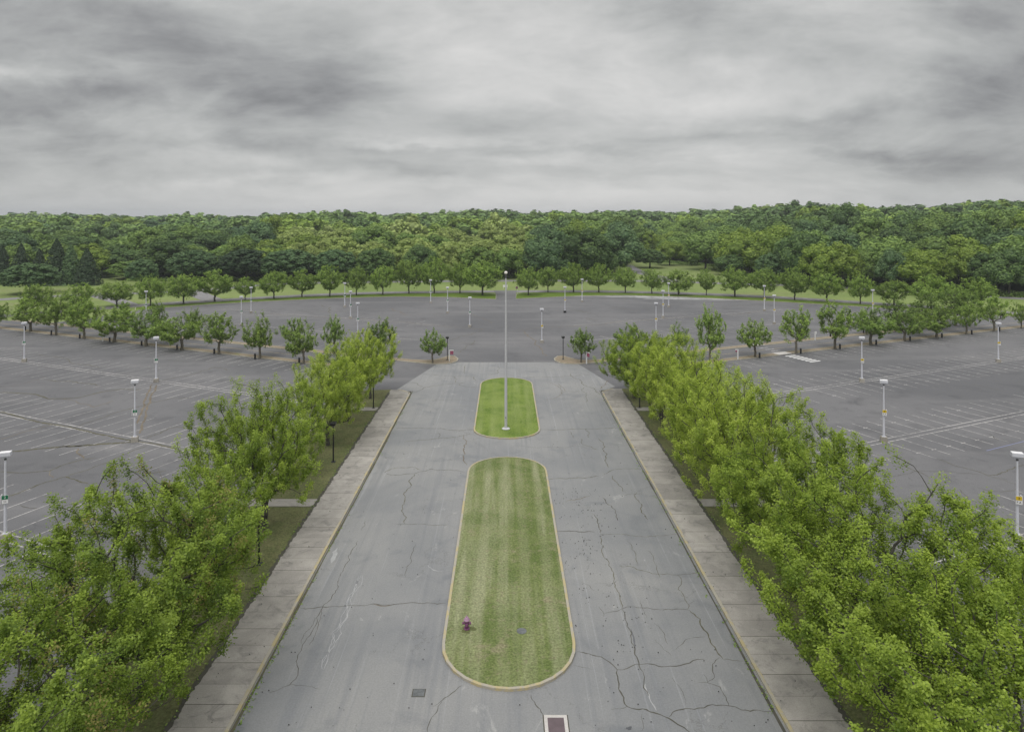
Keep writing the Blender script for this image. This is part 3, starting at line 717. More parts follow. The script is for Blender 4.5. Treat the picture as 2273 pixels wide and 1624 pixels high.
# left lot
for (pts, w, mi) in [([(0, 545), (200, 600), (450, 655), (620, 680), (800, 725), (1000, 770), (1180, 805), (1400, 835), (1560, 875)], .30, 1), ([(0, 905), (200, 890), (480, 862), (750, 845), (900, 830), (1180, 812)], .42, 1),
        ([(480, 875), (560, 850), (650, 855), (800, 835)], .25, 0), ([(0, 375), (250, 385), (330, 395), (430, 432), (560, 430), (700, 420), (900, 370), (1080, 345), (1250, 350)], .26, 1), ([(390, 265), (650, 280), (880, 315)], .2, 1),
        ([(0, 790), (230, 720), (480, 655)], .15, 2), ([(700, 670), (900, 600), (1150, 520), (1300, 480), (1500, 430), (1700, 420)], .13, 1), ([(560, 430), (700, 475), (830, 505), (1000, 450)], .12, 2),
        ([(0, 1075), (300, 1078), (440, 1070), (580, 1010), (730, 970), (860, 955)], .14, 1), ([(440, 1070), (470, 1130)], .12, 2), ([(0, 1315), (200, 1250), (400, 1170), (580, 1120), (680, 1150), (780, 1180)], .16, 1),
        ([(600, 1115), (900, 1010), (1150, 900), (1300, 850)], .1, 1), ([(440, 1430), (600, 1370), (800, 1325)], .1, 0), ([(690, 870), (700, 920), (740, 960)], .2, 2), ([(180, 1370), (350, 1400)], .07, 0),
        ([(420, 230), (200, 300), (0, 330)], .08, 2), ([(1350, 300), (1290, 420), (1250, 560), (1215, 650)], .28, 2), ([(1385, 310), (1330, 420), (1290, 560), (1255, 660), (1235, 740)], .28, 2),
        ([(1420, 275), (1750, 200), (1900, 150), (2010, 180)], .14, 1), ([(1300, 780), (1500, 690), (1560, 682), (1700, 690)], .12, 1), ([(1170, 1165), (1330, 1090), (1470, 1070)], .16, 1), ([(1180, 1205), (1330, 1110)], .08, 0),
        ([(260, 40), (560, 70), (760, 130), (880, 155)], .14, 1), ([(1480, 90), (1700, 100)], .1, 1)]:
    crack(R2, 0, pts, w, mi, .020, False, .05 if w > .25 else .10)
for (pts, w, mi) in [([(380, 510), (460, 545), (550, 635)], .08, 1), ([(1200, 1010), (1300, 1065), (1420, 1120)], .1, 1), ([(1500, 960), (1640, 1015), (1950, 1110), (2120, 1060), (2273, 1020)], .09, 1), ([(1950, 1110), (2200, 1190)], .06, 1),
        ([(1850, 1220), (2000, 1250), (2200, 1230)], .06, 1), ([(930, 1110), (1200, 1100), (1900, 1105)], .05, 0), ([(1700, 1230), (1780, 1320)], .07, 1), ([(1960, 740), (2050, 800)], .08, 0), ([(1800, 300), (2050, 360)], .06, 1)]:
    crack(R2, 3, pts, w, mi, .020)
crack(None, 0, [(-16.47 + rc.uniform(-.06, .04), y_) for y_ in np.arange(18, 96, .8)], .30, 0, .158, True, .05)
crack(None, 0, [(16.97 + rc.uniform(-.04, .07), y_) for y_ in np.arange(18, 96, .8)], .32, 0, .158, True, .05)
crack(None, 0, [(-13.28, 5), (-13.25, 60), (-13.3, 97)], .16, 1, .028, True, .002); crack(None, 0, [(13.66, 5), (13.66, 60), (13.68, 97)], .14, 0, .028, True, .002)
tag(ck.build('surface_cracks', [M['crack'], M['weedcrack'], M['rustcrack'], M['scrape'], M['tarsmear']]), kind='structure')
# darker repairs, oil stain and scrapes on the avenue; puddles by the far kerb with their sheen painted pale
def blotch(name, cx, cy, rx, ry, z, mat, seed, n=26):
    r = random.Random(seed); b = MB(); pts = []
    ph = [r.uniform(0, 6.28) for _ in range(4)]
    for i in range(n):
        a = 2 * math.pi * i / n; k = 1 + .22 * math.sin(2 * a + ph[0]) + .18 * math.sin(3 * a + ph[1]) + .12 * math.sin(5 * a + ph[2]) + .08 * math.sin(9 * a + ph[3])
        pts.append((cx + rx * k * math.cos(a), cy + ry * k * math.sin(a), z))
    b.face(pts); return tag(b.build(name, mat), kind='structure')
x, y = W(*R3(2, 948, 1595)); blotch('oil_stain', x, y, .12, .13, .0285, M['tar'], 1)
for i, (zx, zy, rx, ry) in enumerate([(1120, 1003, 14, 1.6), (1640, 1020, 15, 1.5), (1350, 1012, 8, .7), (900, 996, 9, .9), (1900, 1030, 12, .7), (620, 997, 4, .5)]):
    x, y = W(*R1(2, zx, zy)); blotch('puddle', x, y - .8, rx, ry, .019 + i * .0015, M['puddle_sheen'], 10 + i)
# scattered seed pods on the avenue
rp = np.random.default_rng(4); P_ = []
for _ in range(430):
    P_.append((rp.normal(6.3, 1.5), rp.uniform(37, 62)) if rp.random() < .45 else (rp.uniform(-16, 16.4), 33 + 55 * rp.random() ** 1.5))
pv, pf = [], []
for (x, y) in P_:
    if abs(x - .22) < 4.1 and y > 35: continue
    z = .16 if (x < -13.5 or x > 13.9) else .026; b = len(pv); r = rp.uniform(.02, .042)
    pv += [(x - r, y, z + r), (x, y - r, z + r), (x + r, y, z + r), (x, y + r, z + r), (x, y, z + 2 * r), (x, y, z)]
    for i in range(4): pf += [(b + i, b + (i + 1) % 4, b + 4), (b + (i + 1) % 4, b + i, b + 5)]
o = link('seed_pods', np_mesh('seed_pods', np.array(pv), np.array(pf), 3, [M['pod']])); tag(o, 'dark seed pods scattered over the grey avenue and pavements', 'seed pods', kind='stuff')

# ------------------------------------------------------------------ leaf meshes
def unit(v): return v / np.maximum(np.linalg.norm(v, axis=-1, keepdims=True), 1e-9)
def leaf_quads(rng, C, Nrm, size, aspect=.62):
    n = len(C); t = unit(np.cross(Nrm, rng.normal(size=(n, 3)))); b = np.cross(Nrm, t)
    size = np.asarray(size).reshape(-1, 1) * np.ones((n, 1))
    v0 = C - t * size * .5; v1 = C + b * size * .5 * aspect + Nrm * size * .08; v2 = C + t * size * .5; v3 = C - b * size * .5 * aspect + Nrm * size * .08
    V = np.stack([v0, v1, v2, v3], 1).reshape(-1, 3); Fq = np.arange(4 * n).reshape(n, 4)
    return V, Fq

def skeleton(rng, Ht, R, z0, ntar, leaders, lean=(0, 0), upb=.45, spread=(.35, 1.05), fill=.35):
    """attractor tree: targets in plumes around a few leaders, joined to the cheapest node"""
    lead = []
    for i in range(leaders):
        az = 2 * math.pi * (i + rng.uniform(-.3, .3)) / leaders; tilt = rng.uniform(*spread) if i else .1
        L_ = np.array([math.cos(az) * math.sin(tilt), math.sin(az) * math.sin(tilt), math.cos(tilt)])
        # length to the envelope (ellipsoid with centre at 45 % of the crown)
        zc = z0 + (Ht - z0) * .42; a = R; c = Ht - zc
        o = np.array([0, 0, z0 - zc]); dd = L_ / np.array([a, a, c]); oo = o / np.array([a, a, c])
        A = dd @ dd; B = 2 * dd @ oo; C_ = oo @ oo - 1; t = (-B + math.sqrt(max(B * B - 4 * A * C_, 0))) / (2 * A)
        lead.append((L_, t * rng.uniform(.82, 1.1)))
    T = []
    while len(T) < ntar:
        if rng.random() > fill:
            L_, ln = lead[rng.integers(len(lead))]; s = rng.uniform(.25, 1.0) ** .8 * ln
            sp = .16 * ln * (1.15 - .55 * s / ln) + .15
            p = np.array([0, 0, z0]) + L_ * s + rng.normal(size=3) * sp * np.array([1, 1, .8]) + np.array([0, 0, .05 * s * s / ln])
        else:
            v = unit(rng.normal(size=3)); r = rng.uniform(.35, 1) ** .5 * .93; zc = z0 + (Ht - z0) * .42
            p = np.array([v[0] * R * r, v[1] * R * r, zc + v[2] * r * ((Ht - zc) if v[2] > 0 else (zc - z0) * .95)])
        if p[2] < z0 * .8 or p[2] > Ht * 1.04: continue
        if (p[0] ** 2 + p[1] ** 2) / (R * R) + ((p[2] - z0 - (Ht - z0) * .42) / ((Ht - z0) * .60)) ** 2 > 1.12: continue
        T.append(p)
    T = np.array(T); T[:, 0] += lean[0] * T[:, 2] / Ht; T[:, 1] += lean[1] * T[:, 2] / Ht
    nodes = [np.array([0, 0, -.2])]; par = [-1]; pl = [0.0]; nd = [np.array([0, 0, 1.0])]
    nseg = 4
    for i in range(1, nseg + 1):
        p = np.array([rng.normal() * .05, rng.normal() * .05, z0 * i / nseg]); nodes.append(p); par.append(i - 1); pl.append(p[2]); nd.append(np.array([0, 0, 1.0]))
    base = np.array([0, 0, z0]); order = np.argsort(np.linalg.norm(T - base, axis=1)); cap = len(nodes) + 3 * ntar
    NA = np.zeros((cap, 3)); PL = np.zeros(cap); NA[:len(nodes)] = nodes; PL[:len(nodes)] = pl; cnt = len(nodes)
    tips = []
    for q in order:
        t = T[q]; dv = t - NA[:cnt]; dist = np.linalg.norm(dv, axis=1)
        cost = dist + .42 * PL[:cnt] + 2.2 * np.maximum(-dv[:, 2] - .1, 0) + 50 * (NA[:cnt, 2] < z0 * .85)
        j = int(np.argmin(cost)); prev = j; d0 = nd[j]; L_ = dist[j]
        for f in (1 / 3, 2 / 3, 1.0):
            straight = NA[j] + dv[j] * f; bend = (d0 * L_ * .22 + np.array([0, 0, -.06 * L_])) * math.sin(math.pi * f)
            p = straight + bend * .8 + rng.normal(size=3) * .02 * L_
            if f == 1.0: p = t
            NA[cnt] = p; PL[cnt] = PL[prev] + np.linalg.norm(p - NA[prev]); par.append(prev); nd.append(unit(p - NA[prev])); prev = cnt; cnt += 1
        tips.append(prev)
    NA = NA[:cnt]; par = np.array(par); rad = np.zeros(cnt); kids = np.zeros(cnt, int)
    for i in range(cnt - 1, 0, -1):
        if kids[i] == 0: rad[i] = 1.0
        rad[par[i]] += rad[i]; kids[par[i]] += 1
    return NA, par, rad, kids, np.array(tips), np.array(nd)

def tubes(NA, par, r, minr=0.0, zmin=None):
    V, Fq = [], []; b = 0
    idx = [i for i in range(1, len(NA)) if r[i] >= minr]
    for i in idx:
        p, q = NA[par[i]], NA[i]; r0, r1 = min(r[par[i]], r[i] * 1.35), r[i]; d = q - p; L_ = np.linalg.norm(d)
        if L_ < 1e-5: continue
        d /= L_; a = np.cross(d, [.3, .9, .1]); a /= np.linalg.norm(a); c = np.cross(d, a); n = 7 if r1 > .05 else (4 if r1 > .02 else 3)
        an = np.arange(n) * 2 * np.pi / n; ring = np.outer(np.cos(an), a) + np.outer(np.sin(an), c)
        V.append(p - d * r0 * .2 + ring * r0); V.append(q + d * r1 * .25 + ring * r1)
        for k in range(n): Fq.append((b + k, b + (k + 1) % n, b + n + (k + 1) % n, b + n + k))
        b += 2 * n
    return np.concatenate(V), np.array(Fq)

def make_tree_meshes(seed, Ht, R, z0, ntar, leaders, nleaf, lsize, puff, trunk_r, leafmat, bark, lean=(0, 0), spread=(.35, 1.05), fill=.35, minr=.006, bare=0.0, red=0.0, expo=.47):
    rng = np.random.default_rng(seed)
    NA, par, rad, kids, tips, nd = skeleton(rng, Ht, R, z0, ntar, leaders, lean, spread=spread, fill=fill)
    r = rad ** expo; r = r / r[1] * trunk_r; r[0] = r[1] * 1.35; r = np.maximum(r, minr)
    V, Fq = tubes(NA, par, r)
    tm = np_mesh('trunk', V, Fq, 4, [bark], smooth=True)
    use = tips[rng.random(len(tips)) >= bare]
    per = max(3, int(nleaf / len(use))); C = []; T = []
    ctr = NA[use]; out = unit(ctr - np.array([lean[0] * .4, lean[1] * .4, z0 + (Ht - z0) * .25]))
    for c, o_, dr in zip(ctr, out, nd[use]):
        k = int(per * rng.uniform(.6, 1.4)); ps = puff * rng.uniform(.7, 1.25)
        ax = unit(dr * .8 + np.array([0, 0, .75]) + rng.normal(size=3) * .15)
        g = rng.normal(size=(k, 3)) * ps * .42
        al = rng.uniform(-1.3, 1.5, size=(k, 1)) * ps
        g = g * (1.15 - .42 * np.abs(al) / ps)
        C.append(c + g + ax * al); tn = np.clip(rng.normal(.45, .15) + rng.normal(size=k) * .15 + al[:, 0] / ps * .15 + g[:, 2] / ps * .15, .0, .94)  # young tips paler; top light and underside shade put into tuft tone
        if red and rng.random() < red: tn[rng.random(k) < .35] = 1.0
        T.append(tn)
    C = np.concatenate(C); T = np.concatenate(T); n = len(C)
    O = unit(C - np.array([lean[0] * .5, lean[1] * .5, z0 + (Ht - z0) * .3]))
    Nn = unit(np.array([0, 0, .75]) + O * .45 + rng.normal(size=(n, 3)) * .5)
    V, Fq = leaf_quads(rng, C, Nn, lsize * rng.uniform(.65, 1.25, n))
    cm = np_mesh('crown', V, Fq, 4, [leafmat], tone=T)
    return tm, cm

def place_tree(name, tm, cm, loc, rz, scale, label, cat='tree', group=None, leafmat=None):
    r = empty(name, loc, rz); r.scale = scale
    link('trunk', tm, r); c = link('crown', cm, r)
    if leafmat: c.material_slots[0].link = 'OBJECT'; c.material_slots[0].material = leafmat
    tag(r, label, cat, group); return r

# ------------------------------------------------------------------ avenue trees (large, near)
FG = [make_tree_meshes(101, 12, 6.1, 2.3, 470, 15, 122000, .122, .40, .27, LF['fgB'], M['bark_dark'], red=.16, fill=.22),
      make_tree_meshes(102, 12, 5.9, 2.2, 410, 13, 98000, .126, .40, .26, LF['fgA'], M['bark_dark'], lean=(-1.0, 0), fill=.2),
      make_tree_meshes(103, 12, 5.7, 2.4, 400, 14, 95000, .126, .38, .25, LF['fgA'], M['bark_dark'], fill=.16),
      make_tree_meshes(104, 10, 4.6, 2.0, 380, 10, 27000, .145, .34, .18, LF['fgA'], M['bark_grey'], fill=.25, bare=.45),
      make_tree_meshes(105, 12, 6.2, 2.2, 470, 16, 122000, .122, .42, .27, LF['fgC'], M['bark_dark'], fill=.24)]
near = [  # side x, y, variant, height, width scale, rot, material, label
    (-19.0, 24.5, 0, 11.0, 1.0, 2.0, 'fgB', 'large green tree in the very bottom left corner, nearest the camera on the left side'),
    (-18.6, 34.5, 0, 12.4, 1.10, .4, 'fgB', 'big full tree with reddish shoot tips over the lowest stretch of the left pavement'),
    (-20.2, 44.0, 3, 10.2, 1.0, 1.1, 'fgA', 'thin half-bare tree with grey twigs between two full trees left of the avenue'),
    (-19.3, 53.8, 1, 12.3, .94, .1, 'fgA', 'spreading tree with its dark trunk by a black lamp and crossing path, left side'),
    (-20.8, 64.5, 3, 8.4, .85, 3.9, 'fgA', 'sparse tree with bare grey limbs sticking up, left side of the avenue'),
    (-19.4, 73.5, 4, 10.2, .74, 1.9, 'fgC', 'full bright tree behind the black lamp that stands in the open gap, left side'),
    (-19.4, 82.5, 2, 10.0, .80, 5.0, 'fgC', 'rounded bright green tree overhanging the far part of the left pavement'),
    (-18.6, 92.5, 2, 10.0, .74, 1.2, 'fgC', 'last yellow-green tree at the far end of the left avenue row'),
    (18.9, 24.0, 0, 12.0, 1.05, 4.1, 'fgA', 'large green tree in the very bottom right corner, nearest the camera on the right side'),
    (19.1, 33.6, 4, 12.2, 1.16, .9, 'fgA', 'broad tree with a dark hollow in its crown, near the bottom right of the avenue'),
    (18.9, 43.8, 2, 12.4, 1.02, 2.2, 'fgA', 'tall loose tree with many upright shoots, third from the bottom on the right side'),
    (19.2, 53.8, 1, 12.8, 1.0, 5.2, 'fgC', 'tall pale green tree with a rounded top, fourth from the bottom on the right side'),
    (19.6, 63.5, 4, 11.6, .92, 3.2, 'fgC', 'yellow-green tree, fifth from the bottom in the right avenue row'),
    (19.4, 73.5, 2, 11.3, .95, .2, 'fgC', 'yellow-green tree with spiky shoots, third from the far end on the right'),
    (19.3, 83.0, 1, 11.0, .90, 2.9, 'fgC', 'pale yellow-green tree rising above the others near the far end, right avenue row'),
    (17.9, 92.8, 4, 9.2, .88, 1.9, 'fgA', 'low wide tree at the far end of the right avenue row'),
]
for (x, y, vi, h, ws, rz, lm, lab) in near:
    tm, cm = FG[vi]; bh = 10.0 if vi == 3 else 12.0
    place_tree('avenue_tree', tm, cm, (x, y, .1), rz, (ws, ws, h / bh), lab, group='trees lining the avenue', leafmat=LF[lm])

# ------------------------------------------------------------------ row trees (lots and far arc)
RT = [make_tree_meshes(200 + i, 8, 3.4, 2.0, 150, [6, 7, 6, 8, 7, 5][i], 8600, .25, .36, .21, LF['row'], M['bark'],
                       spread=(.3, 1.15), fill=[.2, .3, .15, .35, .25, .1][i], minr=.012, bare=.06, expo=.5, lean=[(0, 0), (.5, 0), (-.4, .3), (0, 0), (0, .4), (.6, 0)][i]) for i in range(6)]
RTD = [make_tree_meshes(230 + i, 9, 4.6, 2.0, 190, 9, 9500, .33, .50, .20, LF['row'], M['bark_dark'], spread=(.35, 1.2), fill=.5, minr=.015, expo=.5) for i in range(3)]
rr = random.Random(12)
ORD = ['first', 'second', 'third', 'fourth', 'fifth', 'sixth', 'seventh', 'eighth', 'ninth', 'tenth', 'eleventh', 'twelfth', 'thirteenth', 'fourteenth', 'fifteenth', 'sixteenth', 'seventeenth', 'eighteenth']
def row(lst, group, labfmt, lib=RT, bh=8.0, bw=6.8, ox=1.0, mats=('row',), name='row_tree'):
    """lst: (region k, zoom x, base y, top y, width) in picture coordinates"""
    for i, (k, zx, zb, zt, zw) in enumerate(lst):
        u, v = R1(k, zx, zb); x, y = W(u, v, .13); sc_ = H / (v - V0)
        h = .2507 * (zb - zt) * sc_; w = .2507 * zw * sc_
        tm, cm = lib[(i * 5 + k * 2 + (i // 3)) % len(lib)]
        kx = w / bw * 1.07
        place_tree(name, tm, cm, (x, y, .1), rr.uniform(0, 6.28), (kx, kx, h / bh), labfmt % ORD[i], group=group, leafmat=LF[rr.choice(mats)])
row([(0, -10, 1280, 1060, 190), (0, 268, 1310, 1010, 330), (0, 498, 1340, 1000, 300), (0, 745, 1370, 1045, 310), (0, 1013, 1400, 1085, 400), (0, 1296, 1435, 1110, 400), (0, 1610, 1470, 1140, 350), (0, 1938, 1505, 1140, 330),
     (1, 27, 1545, 1150, 300), (1, 415, 1590, 1215, 280)], 'trees in the front row across the left lot', '%s tree from the left in the front row across the left parking lot', mats=('row', 'row', 'rowd'))
row([(0, 700, 1262, 1020, 250), (0, 1065, 1300, 1050, 260), (0, 1380, 1335, 1050, 180), (0, 1720, 1375, 1120, 200), (1, 320, 1460, 1190, 210), (1, 690, 1500, 1190, 210), (1, 1110, 1545, 1215, 270), (1, 1558, 1588, 1278, 230)],
    'trees in the back row across the left lot', '%s tree from the left in the back row beyond the left service road', mats=('rowd',))
row([(2, 600, 1583, 1295, 240), (2, 1045, 1540, 1225, 280), (2, 1270, 1520, 1300, 110), (2, 1460, 1500, 1228, 175), (3, 880, 1335, 1120, 200), (3, 1160, 1305, 1000, 330), (3, 1422, 1280, 970, 330), (3, 1668, 1256, 930, 330)],
    'trees in the back row across the right lot', '%s tree from the left in the back row beyond the right service road', mats=('rowd',))
row([(2, 1740, 1580, 1105, 270), (2, 2140, 1535, 1185, 290), (3, 253, 1500, 1110, 290), (3, 600, 1462, 1065, 330), (3, 915, 1425, 1080, 360), (3, 1215, 1390, 1110, 300), (3, 1500, 1360, 1080, 330), (3, 1764, 1332, 1060, 220), (3, 2005, 1305, 990, 250), (3, 2248, 1280, 1060, 160)],
    'trees in the front row across the right lot', '%s tree from the left in the front row across the right parking lot', mats=('row', 'row', 'rowd'))
row([(0, 330, 1150, 880, 260), (0, 700, 1120, 885, 270), (0, 1033, 1085, 865, 300), (0, 1333, 1080, 825, 260), (0, 1625, 1068, 795, 300), (0, 1900, 1045, 770, 310), (0, 2170, 1030, 830, 180), (1, 152, 1020, 770, 250), (1, 400, 1005, 768, 250),
     (1, 647, 1000, 728, 250), (1, 883, 990, 740, 210), (1, 1117, 985, 720, 220), (1, 1347, 975, 665, 250), (1, 1572, 972, 655, 250), (1, 1800, 970, 700, 220), (1, 2000, 988, 690, 340)],
    'trees on the grass strip along the ring road, left half', '%s tree from the left on the grass strip left of the flagpole', RTD, 9, 9.0, mats=('row',))
row([(2, 132, 988, 742, 230), (2, 306, 962, 730, 200), (2, 532, 962, 705, 250), (2, 757, 962, 712, 230), (2, 991, 968, 738, 210), (2, 1225, 975, 745, 190), (2, 1461, 985, 760, 280), (2, 1708, 990, 758, 160), (2, 1960, 1000, 750, 290), (2, 2222, 1010, 750, 260),
     (3, 240, 1032, 745, 250), (3, 525, 1047, 790, 280), (3, 822, 1065, 805, 220), (3, 1120, 1080, 850, 280), (3, 1450, 1110, 815, 330), (3, 1830, 1120, 835, 320)],
    'trees on the grass strip along the ring road, right half', '%s tree from the left on the grass strip right of the flagpole', RTD, 9, 9.0, mats=('row',))

# ------------------------------------------------------------------ the wood
def blob_crown(seed, R, Hc, zb, nl, nleaf, ls, mat, lobe=(.26, .42), kr=(.62, .9), jit=.12, occ=True, droop=0.0, name='crown'):
    rng = np.random.default_rng(seed); C = []
    for i in range(nl):
        t = (i + .5) / nl; z = 1 - 1.55 * t; a = i * 2.39996 + rng.uniform(-.4, .4); q = math.sqrt(max(0, 1 - z * z))
        k = rng.uniform(*kr); C.append([q * math.cos(a) * R * k, q * math.sin(a) * R * k, zb + Hc * .5 + z * Hc * .5 * k])
    C.append([0, 0, zb + Hc * .5]); C = np.array(C); r = rng.uniform(*lobe, size=len(C)) * R; r[-1] = R * (.78 if nl > 80 else .55)
    pts, nr, tn = [], [], []
    lt = rng.normal(.5, .14, len(C)); wgt = r ** 2; wgt /= wgt.sum()
    m = int(nleaf * 2.0); li = rng.choice(len(C), m, p=wgt); d = unit(rng.normal(size=(m, 3)) + np.array([0, 0, .35]))
    P = C[li] + d * (r[li] * rng.normal(1, jit, m))[:, None]
    D = np.linalg.norm(P[:, None, :] - C[None], axis=2) / r[None]; D[np.arange(m), li] = 9
    keep = D.min(1) > .86; P, d, li = P[keep][:nleaf], d[keep][:nleaf], li[keep][:nleaf]
    n = len(P); Nn = unit(d + rng.normal(size=(n, 3)) * .45 + np.array([0, 0, .25]))
    V, Fq = leaf_quads(rng, P, Nn, ls * rng.uniform(.6, 1.3, n), .8)
    T = np.clip(lt[li] + rng.normal(size=n) * .15 + d[:, 2] * .12, 0, 1)  # upper leaves lightened, lower ones darkened: daylight shading put into leaf tone
    if occ:   # lumpy closed core per lobe stops see-through; inner shade painted as dark tone
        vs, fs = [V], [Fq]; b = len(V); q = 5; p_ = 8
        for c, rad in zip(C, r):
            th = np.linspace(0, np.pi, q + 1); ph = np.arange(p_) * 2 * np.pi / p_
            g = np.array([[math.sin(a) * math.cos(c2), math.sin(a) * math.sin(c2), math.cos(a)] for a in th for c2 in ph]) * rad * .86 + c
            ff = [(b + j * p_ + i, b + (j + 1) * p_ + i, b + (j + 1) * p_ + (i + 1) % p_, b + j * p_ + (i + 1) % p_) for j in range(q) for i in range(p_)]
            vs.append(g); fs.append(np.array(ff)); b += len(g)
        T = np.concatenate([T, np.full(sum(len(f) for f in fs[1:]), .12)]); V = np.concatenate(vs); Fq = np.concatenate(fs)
    return V, Fq, T
def conifer_crown(seed, R, Hc, zb, nleaf, ls):
    rng = np.random.default_rng(seed); n = nleaf; t = rng.random(n) ** 1.35; tier = np.floor(t * 14) / 14; a = rng.uniform(0, 2 * np.pi, n)
    br = np.floor(a / (2 * np.pi) * 11 + tier * 37) % 11; rr_ = (1 - t) ** .72 * R * (.62 + .38 * rng.random(n) ** .5) * (1 + .18 * np.sin(br * 2.3 + tier * 40))
    z = zb + Hc * t - .13 * rr_ + rng.normal(size=n) * .12
    P = np.stack([rr_ * np.cos(a), rr_ * np.sin(a), z], 1); Nn = unit(np.stack([np.cos(a) * .7, np.sin(a) * .7, np.full(n, .5)], 1) + rng.normal(size=(n, 3)) * .4)
    V, Fq = leaf_quads(rng, P, Nn, ls * rng.uniform(.6, 1.3, n), .5); T = np.clip(rng.normal(.45, .2, n), 0, 1)
    b = len(V); m = 12; cone = [(R * .55 * math.cos(2 * math.pi * i / m), R * .55 * math.sin(2 * math.pi * i / m), zb) for i in range(m)] + [(0, 0, zb + Hc * .93)] * m  # closed inner cone, toned dark to paint in the shade within
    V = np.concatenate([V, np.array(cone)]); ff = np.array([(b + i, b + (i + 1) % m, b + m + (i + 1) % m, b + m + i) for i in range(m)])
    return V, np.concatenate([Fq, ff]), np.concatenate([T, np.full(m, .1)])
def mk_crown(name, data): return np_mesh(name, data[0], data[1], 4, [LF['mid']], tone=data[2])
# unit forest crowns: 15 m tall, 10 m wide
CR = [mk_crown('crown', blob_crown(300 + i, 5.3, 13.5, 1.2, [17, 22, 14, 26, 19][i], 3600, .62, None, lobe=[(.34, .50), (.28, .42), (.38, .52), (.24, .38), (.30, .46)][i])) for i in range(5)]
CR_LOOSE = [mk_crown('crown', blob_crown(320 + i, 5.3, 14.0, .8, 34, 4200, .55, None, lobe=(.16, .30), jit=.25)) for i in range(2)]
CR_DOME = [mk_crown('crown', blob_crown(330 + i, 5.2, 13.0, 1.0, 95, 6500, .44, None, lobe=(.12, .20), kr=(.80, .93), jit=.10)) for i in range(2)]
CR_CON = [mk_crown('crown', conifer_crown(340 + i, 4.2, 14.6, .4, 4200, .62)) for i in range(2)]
tb = MB(); tb.tube((0, 0, -.3), (.1, 0, 5), .30, .22, 7); tb.tube((.1, 0, 5), (0, .1, 9), .22, .12, 6)
TR = tb.build('trunk', M['bark_dark']); TRM = TR.data; bpy.data.objects.remove(TR)

def forest_tree(x, y, w, h, kind, cls, rz, label, group, trunk=True, z=None):
    lib = {'round': CR, 'loose': CR_LOOSE, 'dome': CR_DOME, 'conifer': CR_CON}[kind]
    r = empty({'round': 'broadleaf_tree', 'loose': 'broadleaf_tree', 'dome': 'domed_tree', 'conifer': 'conifer'}[kind], (x, y, float(ground_z(x, y)) if z is None else z), rz)
    r.scale = (w / 10.0, w / 10.0, h / 15.0)
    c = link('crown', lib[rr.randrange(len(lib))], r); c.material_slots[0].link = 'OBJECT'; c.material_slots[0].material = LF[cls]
    if trunk: link('trunk', TRM, r)
    tag(r, label, 'tree', group); return r

